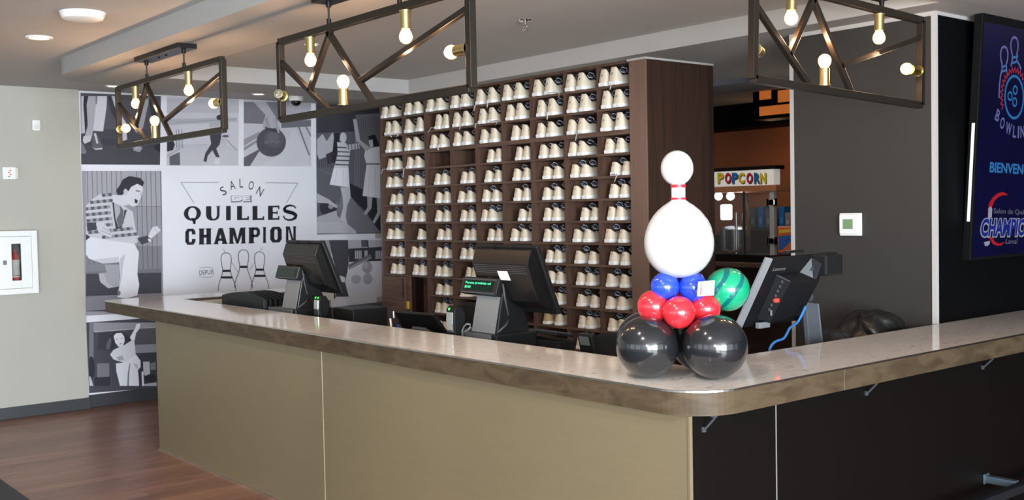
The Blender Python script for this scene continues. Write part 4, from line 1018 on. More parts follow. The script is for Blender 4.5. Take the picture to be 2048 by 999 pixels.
# bowler seen from behind
b = Photo('b', 'blurred photo of a bowler running down a lane', 150, 170, 5.876).frame(((334, 192.5), (478, 198), (477, 331), (333, 331)), 198)
b.P([(1080, 130), (1930, 165), (1930, 330), (1080, 320)], 184).P([(1080, 400), (1900, 380), (1900, 430), (1080, 470)], 176).P([(1250, 700), (1560, 690), (1560, 730), (1250, 750)], 180)
b.P([(1070, 770), (1230, 690), (1900, 720), (1930, 945), (1070, 945)], 190).P([(1060, 660), (1150, 640), (1175, 700), (1150, 765), (1090, 780), (1060, 760)], 54).P([(1110, 840), (1230, 785), (1236, 940), (1112, 940)], 96)
for x in (1190, 1220, 1255): b.line((x, 520), (x+6, 740), 10, 130)
b.line((1080, 835), (1230, 745), 16, 160).line((1780, 640), (1905, 770), 12, 150).line((1200, 440), (1900, 400), 8, 150)
b.E(1700, 380, 38, 32, 60).P([(1570, 440), (1700, 415), (1760, 500), (1740, 560), (1590, 540)], 176).P([(1580, 560), (1730, 560), (1700, 700), (1660, 745), (1702, 850), (1655, 842), (1615, 765), (1560, 830), (1545, 905), (1508, 892), (1532, 800), (1600, 690)], 68)
b.P([(1720, 560), (1790, 600), (1762, 755), (1712, 720)], 188).E(1770, 600, 40, 14, 90).P([(1640, 870), (1700, 860), (1700, 930), (1640, 930)], 206); b.done()
# hand and ball
c = Photo('c', 'photo of a hand holding a speckled bowling ball over a lane', 480, 170, 3.0275).frame(((487.5, 198.5), (622, 203.5), (622, 332), (487.5, 332)), 192)
c.P([(20, 80), (245, 80), (250, 215), (130, 235), (20, 230)], 118).P([(250, 95), (430, 100), (430, 215), (250, 230)], 172).P([(250, 215), (430, 212), (430, 250), (250, 260)], 110)
c.P([(20, 330), (120, 280), (120, 310), (20, 370)], 150).P([(20, 440), (130, 380), (60, 490), (20, 492)], 96).P([(20, 380), (105, 330), (105, 345), (20, 400)], 140).line((345, 225), (420, 425), 8, 108).line((385, 225), (430, 310), 8, 116).P([(330, 260), (420, 430), (420, 492), (120, 492), (240, 420)], 200)
c.P([(60, 80), (150, 92), (215, 190), (245, 275), (230, 300), (150, 290), (135, 240), (155, 180)], 170).E(189, 345, 89, 88, 82, 36).E(205, 325, 60, 55, 92).E(200, 315, 34, 30, 104)
for x, y in ((150, 350), (165, 345), (182, 348), (198, 343), (214, 350), (228, 345)): c.P([(x, y-8), (x+9, y-10), (x+7, y+6), (x+1, y+6)], 120)
c.P([(150, 200), (165, 190), (178, 260), (163, 265)], 150).P([(178, 195), (192, 190), (205, 262), (190, 266)], 176).P([(205, 200), (218, 200), (240, 290), (228, 290)], 160).P([(148, 250), (180, 262), (210, 262), (228, 290), (190, 280), (160, 272)], 70); c.done()
# women at the lanes
d_ = Photo('d', 'photo of a woman in a striped top and a woman in white raising hands by a lane', 480, 170, 3.0275).frame(((631.5, 204), (761.5, 209), (761.5, 466.5), (634, 468.5)), 96)
d_.P([(455, 110), (850, 110), (850, 275), (455, 290)], 64).P([(700, 180), (850, 170), (850, 690), (690, 600)], 116)
for x in range(705, 850, 14): d_.line((x, 190), (x-4, 640), 4, 92)
for x in range(470, 570, 12): d_.line((x, 380), (x, 500), 4, 66)
d_.P([(660, 590), (755, 640), (850, 690), (850, 895), (760, 760), (660, 680)], 50).P([(455, 500), (560, 540), (660, 660), (850, 890), (640, 895), (590, 760), (455, 690)], 118).P([(455, 500), (590, 560), (620, 640), (600, 720), (455, 650)], 96)
d_.P([(465, 330), (500, 295), (525, 340), (560, 285), (575, 330), (560, 420), (480, 450), (460, 400)], 176).P([(520, 420), (560, 400), (565, 470), (530, 480)], 60)
d_.P([(572, 290), (606, 285), (600, 340), (592, 390), (576, 480), (556, 445)], 44).E(625, 318, 20, 32, 196).P([(588, 345), (640, 350), (668, 390), (655, 502), (568, 500), (592, 420)], 198)
for i, y in enumerate((372, 398, 424, 450, 476)): d_.P([(588-i*3, y), (664, y+4), (663, y+11), (586-i*3, y+8)], 74)
d_.P([(640, 362), (722, 352), (724, 385), (650, 394)], 190)
for x in (655, 675, 695, 712): d_.line((x, 360), (x+3, 390), 5, 80)
d_.P([(684, 205), (706, 208), (728, 335), (704, 345)], 188).P([(568, 500), (657, 500), (664, 620), (543, 602)], 222).line((590, 510), (570, 605), 3, 196).line((625, 510), (622, 615), 3, 198)
d_.P([(608, 618), (666, 620), (670, 680), (648, 730), (640, 790), (652, 845), (600, 830), (625, 740), (622, 680)], 186)
d_.P([(775, 310), (818, 298), (842, 360), (836, 395), (802, 385)], 40).P([(778, 335), (802, 328), (808, 372), (788, 380)], 196).P([(758, 390), (806, 376), (845, 372), (850, 480), (850, 685), (742, 670), (766, 482), (752, 430)], 226).P([(765, 472), (846, 472), (846, 482), (765, 482)], 130).line((790, 490), (775, 670), 3, 200).line((820, 490), (822, 676), 3, 202)
d_.P([(718, 325), (792, 382), (764, 402), (712, 342)], 184).P([(770, 672), (802, 680), (796, 745), (764, 786), (746, 780), (772, 740)], 172).P([(828, 684), (852, 686), (850, 780), (815, 838), (802, 828), (832, 770)], 176)
d_.E(535, 742, 52, 50, 56).E(550, 735, 16, 14, 150).P([(458, 650), (545, 695), (590, 730), (585, 745), (530, 715), (470, 712)], 176).P([(462, 800), (585, 758), (590, 790), (640, 838), (560, 842), (470, 826)], 172).P([(462, 826), (640, 832), (700, 880), (705, 898), (462, 898)], 182); d_.done()
# cheering man
e = Photo('e', 'photo of a cheering man in a checked shirt and pale trousers', 150, 330, 3.2226).frame(((163.5, 341.5), (323, 341.5), (327, 622), (172, 631)), 150)
e.P([(40, 36), (570, 36), (570, 265), (40, 270)], 162).P([(40, 520), (570, 520), (570, 690), (40, 690)], 126)
for x in list(range(48, 300, 31))+list(range(395, 565, 31)): e.line((x, 36), (x+14, 690 if x > 380 else 640), 3.2, 84)
e.line((360, 266), (565, 266), 3, 96).P([(40, 690), (575, 665), (575, 695), (40, 720)], 112).P([(55, 700), (575, 692), (575, 825), (58, 848)], 66).P([(58, 845), (575, 822), (575, 905), (60, 945)], 130).P([(58, 940), (575, 905), (575, 945), (60, 980)], 56)
e.P([(50, 430), (100, 460), (100, 520), (55, 500)], 60).P([(190, 640), (285, 640), (290, 780), (215, 792), (160, 745), (152, 695), (205, 690)], 158).P([(155, 700), (185, 700), (210, 760), (250, 785), (215, 793), (165, 755)], 176)
e.P([(100, 462), (380, 500), (412, 560), (402, 700), (414, 770), (402, 838), (330, 858), (274, 850), (292, 740), (286, 625), (180, 632), (90, 602), (54, 550), (52, 500)], 218).P([(290, 600), (325, 570), (310, 640), (300, 740), (284, 800), (292, 700)], 190).P([(110, 610), (280, 590), (285, 625), (180, 634)], 196).P([(274, 800), (295, 815), (290, 840), (276, 838)], 120)
shirt = [(45, 290), (110, 220), (160, 185), (245, 190), (300, 250), (335, 275), (372, 300), (392, 420), (412, 460), (402, 500), (380, 505), (270, 492), (100, 462), (48, 430)]
e.P(shirt, 196)
def inside(p, poly):
    r = False
    for i in range(len(poly)):
        (x0, y0), (x1, y1) = poly[i-1], poly[i]
        if (y0 > p[1]) != (y1 > p[1]) and p[0] < (x1-x0)*(p[1]-y0)/(y1-y0)+x0: r = not r
    return r
for i in range(9):
    for j in range(8):
        cx, cy = 60+i*41+(j % 2)*0+j*6, 205+j*38-i*4
        if inside((cx, cy), shirt) and inside((cx+14, cy+14), shirt) and not (235 < cx < 340 and cy < 410):
            e.P([(cx-10, cy-9), (cx+11, cy-10), (cx+12, cy+10), (cx-9, cy+11)], 92)
            if i < 8: e.P([(cx+11, cy-10), (cx+31, cy-12), (cx+32, cy+8), (cx+12, cy+10)], 150)
e.P([(240, 238), (252, 238), (290, 300), (335, 285), (300, 405), (264, 412), (250, 330)], 62).P([(250, 240), (292, 262), (318, 292), (310, 380), (282, 402), (262, 350)], 170).P([(288, 258), (312, 290), (314, 372), (284, 402), (266, 352), (292, 300)], 104).P([(240, 190), (300, 195), (345, 255), (300, 262), (245, 238)], 206)
e.P([(322, 150), (345, 108), (430, 112), (438, 160), (428, 200), (402, 258), (372, 268), (338, 245), (300, 200)], 208).P([(288, 132), (308, 92), (350, 70), (420, 82), (446, 110), (436, 138), (402, 120), (362, 140), (345, 168), (322, 155), (310, 190), (276, 192), (266, 160)], 52).E(326, 172, 13, 20, 190)
e.P([(384, 215), (406, 226), (400, 248), (385, 242)], 56).P([(392, 160), (420, 166), (420, 172), (392, 168)], 90).P([(424, 160), (434, 200), (420, 196)], 176)
e.P([(400, 470), (470, 452), (492, 488), (430, 512)], 70).P([(470, 470), (490, 480), (488, 494), (474, 490)], 220).P([(470, 460), (500, 398), (530, 392), (553, 420), (522, 447), (492, 472)], 210).line((512, 400), (535, 440), 3, 160).P([(75, 370), (136, 368), (142, 415), (80, 426)], 66).P([(135, 378), (182, 370), (242, 440), (232, 470), (150, 430)], 200).line((165, 420), (235, 450), 4, 150).line((175, 400), (238, 436), 4, 150); e.done()
# foot and ball on the lane
f = Photo('f', 'photo of a bowler leg and a ball reflected on the polished lane', 620, 460, 4.994).frame(((636, 479.5), (763.5, 476), (764.5, 592.7), (640, 604)), 222)
f.P([(80, 95), (725, 78), (725, 170), (80, 200)], 184).P([(380, 185), (725, 165), (725, 305), (390, 318)], 66)
for x in list(range(450, 520, 18))+list(range(545, 570, 18))+list(range(655, 715, 18)): f.P([(x, 205), (x+11, 204), (x+11, 285), (x, 287)], 206)
f.P([(510, 85), (580, 82), (585, 165), (515, 170)], 96).P([(385, 345), (600, 238), (612, 258), (385, 372)], 116).P([(385, 372), (612, 262), (612, 280), (390, 395)], 158)
f.E(572, 370, 50, 62, 166).E(556, 352, 26, 34, 188).E(576, 486, 46, 56, 176).E(460, 490, 50, 45, 182)
f.P([(80, 95), (195, 100), (240, 310), (120, 330)], 160).E(240, 245, 28, 46, 214)
f.P([(190, 100), (380, 92), (386, 330), (372, 420), (350, 520), (392, 682), (250, 695), (282, 480), (232, 300)], 76).P([(295, 450), (350, 470), (348, 520), (315, 515)], 214).line((565, 90), (598, 240), 12, 70); f.done()
# blurred photo at lower right
g = Photo('g', 'blurred dark photo with a pale round shape at the lower right', 620, 460, 4.994).frame(((640, 617), (764.5, 602.7), (766.5, 760), (640, 770)), 104)
g.E(560, 830, 90, 80, 150).E(570, 820, 64, 58, 186).E(630, 860, 60, 60, 168).E(380, 800, 60, 50, 140); g.done()
# woman bowling
h = Photo('h', 'photo of a long-haired woman in white releasing a ball', 160, 620, 5.55).frame(((172, 644.5), (360, 630.5), (362, 771), (178.5, 785.5)), 72)
h.P([(60, 140), (1150, 60), (1150, 175), (160, 240)], 146).P([(60, 140), (150, 132), (152, 600), (80, 640)], 116).line((160, 240), (840, 190), 8, 180).P([(200, 260), (330, 240), (330, 420), (190, 440)], 60).P([(190, 590), (325, 585), (325, 745), (190, 745)], 118).P([(160, 745), (335, 735), (335, 885), (160, 890)], 50).E(125, 640, 40, 130, 46)
h.P([(100, 730), (120, 740), (160, 880), (285, 870), (300, 900), (110, 930)], 188).P([(600, 385), (1150, 360), (1150, 450), (615, 475)], 140).P([(605, 205), (1150, 180), (1150, 355), (600, 385)], 84).P([(640, 480), (1150, 460), (1150, 860), (660, 880)], 62)
h.P([(700, 572), (770, 568), (778, 700), (742, 742), (705, 705)], 186).P([(780, 590), (840, 570), (840, 660), (785, 660)], 120).P([(690, 820), (850, 800), (850, 860), (700, 870)], 170).E(782, 752, 66, 42, 46).P([(684, 680), (702, 680), (712, 862), (690, 866)], 226)
h.P([(330, 262), (385, 238), (440, 232), (505, 268), (560, 305), (575, 362), (505, 355), (400, 400), (330, 452), (272, 440), (290, 350)], 56).P([(290, 380), (330, 300), (350, 330), (330, 430), (290, 440)], 96)
h.P([(374, 285), (400, 255), (460, 250), (490, 290), (496, 340), (472, 402), (430, 405), (392, 362)], 226).P([(400, 318), (420, 312), (420, 320), (402, 326)], 120).P([(452, 308), (472, 304), (472, 312), (452, 316)], 120).P([(436, 372), (464, 362), (462, 374), (440, 380)], 110)
h.P([(554, 302), (612, 200), (628, 152), (670, 148), (662, 202), (622, 252), (606, 335), (580, 345)], 226).P([(334, 490), (372, 440), (432, 410), (502, 380), (562, 340), (602, 330), (616, 470), (622, 522), (562, 560), (502, 582), (420, 562), (370, 542)], 214).P([(400, 520), (470, 500), (490, 550), (430, 560)], 170)
h.P([(398, 590), (502, 575), (622, 490), (672, 560), (672, 630), (642, 662), (652, 762), (657, 872), (428, 892), (442, 830), (404, 680)], 226).P([(522, 890), (530, 700), (548, 600), (560, 580), (546, 700), (540, 890)], 120).P([(590, 590), (640, 600), (645, 655), (620, 640)], 190).P([(400, 890), (440, 840), (470, 890)], 200); h.done()

# lettering of the mural
M_ink = mat('print_black', (38, 38, 44), .55, spec=.3); M_inkg = mat('print_grey_line', (120, 118, 128), .55, spec=.3)
lt = MB()
def L2(u0, u1, v0, v1):
    """rectangle of the wall between photo columns and rows: returns mapping (0-1,0-1)->point, y up"""
    A_, B_, C_, D_ = mp(u0, v1, 1), mp(u1, v1-(u1-u0)*.024, 1), mp(u1, v0-(u1-u0)*.018, 1), mp(u0, v0, 1)
    return lambda a, b: (A_*(1-a)+B_*a)*(1-b)+(D_*(1-a)+C_*a)*b
def poly(f, pts, mi=0): lt.add([f(*p) for p in pts], [tuple(range(len(pts)))], mi)
def R_(f, *rs):
    for x0, y0, x1, y1 in rs: poly(f, [(x0, y0), (x1, y0), (x1, y1), (x0, y1)])
def blockletter(ch, f, t=.30, v=.17):
    """chamfered sign-painter capitals with small spurs"""
    sp = .05
    if ch == 'C': R_(f, (0, .2, t, .8)); poly(f, [(0, .2), (.2, 0), (.8, 0), (1, .2), (1, .36), (1-t, .36), (1-t, .24), (1-t-.06, v), (t+.05, v), (t, .24), (t, .3), (0, .3)]); poly(f, [(0, .8), (.2, 1), (.8, 1), (1, .8), (1, .64), (1-t, .64), (1-t, .76), (1-t-.06, 1-v), (t+.05, 1-v), (t, .76), (t, .7), (0, .7)])
    elif ch == 'H': R_(f, (.04, 0, .04+t, 1), (.96-t, 0, .96, 1), (.2, .42, .8, .60), (0, 0, .1+t, .06), (.9-t, 0, 1, .06), (0, .94, .1+t, 1), (.9-t, .94, 1, 1))
    elif ch == 'A': poly(f, [(.04, 0), (.30, 0), (.60, 1), (.36, 1)]); poly(f, [(.66, 0), (.98, 0), (.66, 1), (.38, 1)]); R_(f, (.25, .2, .75, .36), (0, 0, .36, .06), (.6, 0, 1.02, .06))
    elif ch == 'M': R_(f, (.03, 0, .25, 1), (.75, 0, .97, 1), (0, 0, .3, .06), (.7, 0, 1, .06), (0, .94, .25, 1), (.75, .94, 1, 1)); poly(f, [(.22, 1), (.22, .62), (.44, 0), (.56, 0), (.36, .9), (.30, 1)]); poly(f, [(.78, 1), (.78, .62), (.56, 0), (.44, 0), (.64, .9), (.70, 1)])
    elif ch == 'P': R_(f, (.04, 0, .04+t, 1), (0, 0, .1+t, .06), (0, .94, .3, 1)); poly(f, [(.3, 1), (.8, 1), (1, .83), (1, .55), (.8, .38), (.3, .38), (.3, .38+v), (.66, .38+v), (.72, .62), (.72, .76), (.66, 1-v), (.3, 1-v)])
    elif ch == 'I': R_(f, (.12, 0, .88, 1), (0, 0, 1, .06), (0, .94, 1, 1))
    elif ch == 'O': R_(f, (0, .2, t, .8), (1-t, .2, 1, .8)); poly(f, [(0, .2), (.2, 0), (.8, 0), (1, .2), (1, .28), (1-t, .28), (1-t-.06, v), (t+.06, v), (t, .28), (0, .28)]); poly(f, [(0, .8), (.2, 1), (.8, 1), (1, .8), (1, .72), (1-t, .72), (1-t-.06, 1-v), (t+.06, 1-v), (t, .72), (0, .72)])
    elif ch == 'N': R_(f, (.04, 0, .27, 1), (.73, 0, .96, 1), (0, 0, .33, .06), (.67, .94, 1, 1), (0, .94, .27, 1)); poly(f, [(.2, 1), (.40, 1), (.80, 0), (.60, 0)])
def ring(f, cx, cy, rx, ry, ix, iy, n=28):
    for i in range(n):
        a0, a1 = 2*PI*i/n, 2*PI*(i+1)/n
        poly(f, [(cx+rx*math.cos(a0), cy+ry*math.sin(a0)), (cx+rx*math.cos(a1), cy+ry*math.sin(a1)), (cx+ix*math.cos(a1), cy+iy*math.sin(a1)), (cx+ix*math.cos(a0), cy+iy*math.sin(a0))])
for ch, u0, u1, v0, v1 in (('C', 370.6, 391, 457, 489.5), ('H', 397.5, 423, 456.5, 488.7), ('A', 427, 455, 456, 488), ('M', 458, 491.5, 455.2, 487.2), ('P', 497, 520, 454.5, 486.4), ('I', 525.5, 532.5, 453.8, 485.5), ('O', 540.4, 563.5, 453.2, 484.8), ('N', 571, 592.5, 452.5, 484)):
    blockletter(ch, L2(u0, u1, v0, v1), .42 if ch == 'P' else .36)
# QUILLES: fat and thin strokes with a fine inline
f_ = L2(367.5, 402, 412.5, 441); ring(f_, .5, .5, .5, .52, .24, .40); poly(f_, [(.42, .20), (.60, .16), (.70, -.26), (.56, -.22)]); poly(f_, [(.5, .05), (.7, .1), (.68, -.26), (.54, -.24)])
f_ = L2(412, 441.5, 412, 440.5); R_(f_, (0, .3, .36, 1), (.74, .3, .92, 1), (.68, .95, 1, 1)); poly(f_, [(0, .32), (.1, .1), (.32, -.02), (.62, -.02), (.84, .1), (.92, .32), (.74, .32), (.66, .16), (.55, .1), (.44, .12), (.36, .32)])
f_ = L2(452, 461.5, 411.5, 440.3); R_(f_, (0, 0, 1, 1))
for u0, u1 in ((474, 498), (505, 528.5)): f_ = L2(u0, u1, 411.5, 440); R_(f_, (0, 0, .42, 1), (.4, 0, 1, .13), (.86, 0, 1, .26))
f_ = L2(536, 558.8, 411.2, 439.5); R_(f_, (0, 0, .42, 1), (.4, 0, 1, .12), (.4, .88, 1, 1), (.4, .44, .84, .56), (.88, 0, 1, .26), (.88, .74, 1, 1), (.76, .36, .84, .64))
f_ = L2(566.5, 593.5, 410.5, 439.5)
sp_ = [(.93, .80), (.80, .94), (.5, 1.0), (.22, .93), (.08, .76), (.14, .62), (.40, .54), (.72, .46), (.93, .32), (.90, .14), (.66, .0), (.36, -.01), (.12, .08), (.02, .26)]
wd_ = [.10, .10, .13, .16, .22, .24, .26, .26, .24, .22, .15, .13, .10, .10]
for i in range(len(sp_)-1):
    (x0, y0), (x1, y1) = sp_[i], sp_[i+1]; dx, dy = x1-x0, y1-y0; q = math.hypot(dx, dy); nx_, ny_ = -dy/q, dx/q
    a0, a1 = wd_[i]/2, wd_[i+1]/2; poly(f_, [(x0+nx_*a0, y0+ny_*a0), (x1+nx_*a1, y1+ny_*a1), (x1-nx_*a1, y1-ny_*a1), (x0-nx_*a0, y0-ny_*a0)])
    poly(f_, [(x1+a1*math.cos(k*PI/4), y1+a1*math.sin(k*PI/4)) for k in range(8)])
# SALON on its arc, DEPUIS, DE in outline
def word(txt, u, v, wpx, hpx, ang=0, mi=0, bold=0., lay=1):
    a_ = math.radians(ang); c_ = mp(u, v, lay); s_ = (mp(u+10, v, lay)-mp(u, v, lay)).length/10
    sx = s_; sz = (mp(u, v+10, lay)-mp(u, v, lay)).length/10
    ex_ = Vector((math.cos(a_), 0, math.sin(a_))); ez_ = Vector((-math.sin(a_), 0, math.cos(a_)))
    w = wpx*sx*1.0; h_ = hpx*sz
    lettering(lt, txt, c_-ex_*w/2-ez_*h_/2, ex_, ez_, w, h_, mi, bold)
for ch, u, v, an, w in (('S', 446.5, 381.5, 30, 9.5), ('A', 464.5, 370, 13, 11), ('L', 482.5, 366, 0, 7), ('O', 502.5, 370.5, -15, 10), ('N', 520, 382.5, -32, 11)): word(ch, u, v, w, 17.5, an, 0, .0)
word('DE', 483, 397.5, 42, 13.5, 0, 1, .09); word('DE', 481.8, 396.6, 37, 10.5, 0, 2, .06, 1.6)
word('DEPUIS', 413, 544, 29, 9.5, 1, 0)
lt.build('club_lettering', [M_ink, M_inkg, M_paper], mur)['label'] = 'dark club name lettering'
lt = MB()
def stroke(pts, w, mi=0, lay=1):
    for i in range(len(pts)-1):
        p, q = Vector(pts[i]), Vector(pts[i+1]); d = q-p; nn = Vector((-d.y, d.x)).normalized()*w/2; d = d.normalized()*w*.3
        lt.add([mp(*(p+nn-d), lay), mp(*(q+nn+d), lay), mp(*(q-nn+d), lay), mp(*(p-nn-d), lay)], [(0, 1, 2, 3)], mi)
stroke([(437, 364.5), (362, 364.5), (388, 406)], 1.1, 1); stroke([(532, 365), (595.5, 366), (573, 405)], 1.1, 1)
stroke([(399, 536), (405, 534.5), (413, 534.2), (421, 534.5), (427, 536)], .8, 1); stroke([(399, 552.5), (405, 554), (413, 554.3), (421, 554), (427, 552.5)], .8, 1)
def pin(cx, top, bands, skew):
    P_ = lambda x, y: (cx+x+skew*y/70, top+y)
    for sg in (-1, 1):
        stroke([P_(sg*x, y) for x, y in ((0, 0), (5, 1), (9, 5), (10.5, 12), (9.5, 22), (7.5, 32), (8.5, 41), (13, 54), (16.5, 64), (18, 76))], 1.3, 0)
    for y in bands:
        wx = 8.0+(y-34)*.18; lt.add([mp(*P_(-wx, y), 1), mp(*P_(wx, y), 1), mp(*P_(wx+.6, y+4.5), 1), mp(*P_(-wx-.6, y+4.5), 1)], [(0, 1, 2, 3)], 0)
pin(452, 505, (34, 47), 2); pin(487, 499, (32,), 0); pin(519, 503, (33.5, 46), 1)
stroke([(451, 505), (446, 497)], .9, 1); stroke([(519, 503), (525, 494)], .9, 1); stroke([(462, 521), (476, 544)], .9, 1); stroke([(510, 523), (499, 540)], .9, 1)
lt.build('pin_drawing', [M_ink, M_inkg, M_paper], mur)['label'] = 'line drawing of three bowling pins under the club name'

# ================================================================== LEFT WALL DEVICES
YL_ = YM-.05
def wp(u, v, d=0): return on(u, v, 'y', YL_-d)
q0, q1 = wp(70, 584), wp(66, 460); cx0 = q1.x-.42
cab = thing('extinguisher_cabinet', 'white recessed fire extinguisher cabinet with a narrow glass slot on the left wall', 'cabinet', ((q0.x+cx0)/2, YL_, q0.z))
mb = MB(); g0, g1 = wp(15, 487), wp(36.5, 559)
X_0, X_1, Z_0, Z_1 = cx0, q1.x, q0.z, q1.z
YT = YL_-.035
def frame_rect(mb, x0, x1, z0, z1, hx0, hx1, hz0, hz1, ya, yb):
    mb.box((x0, ya, z0), (hx0, yb, z1)); mb.box((hx1, ya, z0), (x1, yb, z1)); mb.box((hx0, ya, z0), (hx1, yb, hz0)); mb.box((hx0, ya, hz1), (hx1, yb, z1))
mb = MB(); mb.box((X_0, YL_-.004, Z_0), (X_1, YL_-.0005, Z_1)); mb.build('back_plate', M_dgray, cab)
mb = MB(); frame_rect(mb, X_0, X_1, Z_0, Z_1, X_0+.05, X_1-.05, Z_0+.05, Z_1-.05, YT-.09, YL_-.004); mb.build('frame', M_white, cab, bevel=.004)
mb = MB(); frame_rect(mb, X_0+.052, X_1-.052, Z_0+.052, Z_1-.052, g0.x, g1.x, g1.z, g0.z, YT-.09, YT-.075); dr = mb.build('door', M_white, cab, bevel=.003)
mb = MB(); mb.box((g0.x-.001, YT-.083, g1.z-.001), (g1.x+.001, YT-.081, g0.z+.001)); mb.build('glass_slot', mat('clear_glass', (250, 252, 252), .02, trans=1.0), dr)
mb = MB(); z_ = wp(5, 524).z; mb.bbox((g0.x-.075, YT-.105, z_-.02), (g0.x-.045, YT-.09, z_+.02), .004); mb.build('latch', M_gray, dr)
exx = (g0.x+g1.x)/2; ey = YT-.03
ext = thing('fire_extinguisher', 'red and white labelled fire extinguisher seen through the cabinet slot', 'fire extinguisher', (exx, ey, Z_0+.05))
zb_ = Z_0+.051; zt_e = g0.z-.075
mb = MB(); mb.lathe([(.036, zb_), (.040, zb_+.01), (.040, zt_e-.04), (.03, zt_e-.012), (.014, zt_e), (.012, zt_e+.02)], 28, 0, Matrix.Translation((exx, ey, 0))); bd = mb.build('cylinder', mat('extinguisher_red', (176, 36, 32), .3), ext, smooth=True, auto=.7)
mb = MB(); mb.lathe([(.0405, g1.z+.045), (.0412, g1.z+.046), (.0412, zt_e-.07), (.0405, zt_e-.069)], 28, 0, Matrix.Translation((exx, ey, 0)), cap=False); mb.build('paper_label', mat('extinguisher_label', (206, 206, 196), .5), bd, smooth=True)
mb = MB(); mb.lathe([(.0405, g1.z+.028), (.0412, g1.z+.029), (.0412, g1.z+.038), (.0405, g1.z+.039)], 28, 0, Matrix.Translation((exx, ey, 0)), cap=False); mb.build('white_band', M_white, bd, smooth=True)
mb = MB(); mb.bbox((exx-.012, ey-.035, zt_e+.018), (exx+.012, ey+.02, zt_e+.034), .004); mb.bbox((exx-.008, ey-.045, zt_e+.04), (exx+.008, ey+.02, zt_e+.048), .003); mb.build('valve', mat('extinguisher_valve', (146, 40, 36), .4), ext)
# motion sensor
p = wp(70.5, 251); t = thing('motion_sensor', 'small white motion sensor high on the beige wall', 'sensor', (p.x, YL_, p.z))
mb = MB(); mb.bbox((p.x-.036, YL_-.045, p.z-.05), (p.x+.036, YL_-.0005, p.z+.05), .014); bd = mb.build('body', M_white, t, smooth=True, auto=.8)
mb = MB(); mb.bbox((p.x-.028, YL_-.048, p.z-.036), (p.x+.028, YL_-.040, p.z+.004), .003); mb.build('lens', mat('milky_lens', (222, 220, 214), .3), bd)
# fire alarm pull station with red lettering plates
p = wp(18, 346.5); t = thing('alarm_switch', 'white wall box with red marks above the extinguisher cabinet', 'alarm box', (p.x, YL_, p.z))
mb = MB(); mb.bbox((p.x-.065, YL_-.055, p.z-.055), (p.x+.045, YL_-.0005, p.z+.055), .006); bd = mb.build('body', M_white, t)
mb = MB(); mb.bbox((p.x+.02, YL_-.03, p.z-.05), (p.x+.07, YL_-.0005, p.z+.05), .004); mb.build('side_plate', mat('off_white_plate', (222, 216, 204), .45), t)
mb = MB()
for k in range(4):
    mb.box((p.x-.02+.012*(k % 2), YL_-.0565, p.z-.035+.018*k), (p.x-.006+.012*(k % 2), YL_-.055, p.z-.025+.018*k))
mb.build('red_mark', mat('alarm_red', (190, 60, 50), .5), bd)

# thermostat on the dark grey wall
p0, p1 = on(1681, 426, 'x', XD), on(1725, 471, 'x', XD); yc, zc = (p0.y+p1.y)/2, (p0.z+p1.z)/2; w_, h_ = abs(p0.y-p1.y)/2, abs(p0.z-p1.z)/2
t = thing('thermostat', 'white square thermostat with green screen on the dark grey wall', 'thermostat', (XD, yc, zc))
mb = MB(); mb.bbox((XD-.012, yc-w_, zc-h_), (XD-.0005, yc+w_, zc+h_), .012); mb.build('wall_plate', M_white, t)
mb = MB(); mb.bbox((XD-.034, yc-w_*.82, zc-h_*.84), (XD-.012, yc+w_*.86, zc+h_*.88), .010); bd = mb.build('body', M_white, t)
mb = MB(); mb.bbox((XD-.0355, yc-w_*.42, zc-h_*.40), (XD-.033, yc+w_*.50, zc+h_*.48), .001); mb.build('screen', mat('green_lcd', (112, 140, 104), .3), bd)

# ================================================================== DIGITAL SIGN ON THE BLACK WALL
yb_s = yd1-.045
pb_ = on(1940, 521, 'y', yb_s); x_s = pb_.x; pt2 = on(1966, 25, 'x', x_s)
Pn = Vector((x_s, yb_s, pb_.z)); up_ = (Vector((x_s, pt2.y, pt2.z))-Pn); SHh = up_.length; up_.normalize(); nrm_ = Vector((0, up_.z*-1, up_.y)); nrm_ = nrm_ if nrm_.y < 0 else -nrm_
SW = 1.05; ex_ = Vector((1, 0, 0))
sg = thing('digital_sign', 'tall tilted screen showing blue neon bowling graphics on the black wall', 'screen', (x_s+SW/2, yd1, pb_.z))
def SP(a, b, n=0.): return Pn+ex_*a+up_*b+nrm_*n
mb = MB(); mb.prism([SP(0, 0), SP(SW, 0), SP(SW, SHh), SP(0, SHh)], -nrm_*.05); mb.build('casing', mat('black_sign_casing', (9, 9, 10), .6, spec=.2), sg, bevel=.003)
M_scr = mat('screen_dark_blue', (8, 8, 30), .25, emit=(10, 10, 74), estr=.2); nt = M_scr.node_tree; b_ = nt.nodes['Principled BSDF']
g_ = nt.nodes.new('ShaderNodeNewGeometry'); sx_ = nt.nodes.new('ShaderNodeSeparateXYZ'); nt.links.new(g_.outputs['Position'], sx_.inputs[0])
w_ = nt.nodes.new('ShaderNodeTexWave'); w_.bands_direction = 'Z'; w_.inputs['Scale'].default_value = 7; w_.inputs['Distortion'].default_value = 1; nt.links.new(g_.outputs['Position'], w_.inputs['Vector'])
n_ = nt.nodes.new('ShaderNodeTexNoise'); n_.inputs['Scale'].default_value = 2.2; nt.links.new(g_.outputs['Position'], n_.inputs['Vector'])
r_ = nt.nodes.new('ShaderNodeValToRGB'); r_.color_ramp.elements[0].position = .3; r_.color_ramp.elements[0].color = (*lin((6, 6, 26)), 1); r_.color_ramp.elements[1].position = .75; r_.color_ramp.elements[1].color = (*lin((16, 16, 110)), 1)
mm = nt.nodes.new('ShaderNodeMath'); mm.operation = 'MULTIPLY_ADD'; mm.inputs[1].default_value = .12; nt.links.new(w_.outputs['Color'], mm.inputs[0]); nt.links.new(n_.outputs['Fac'], mm.inputs[2])
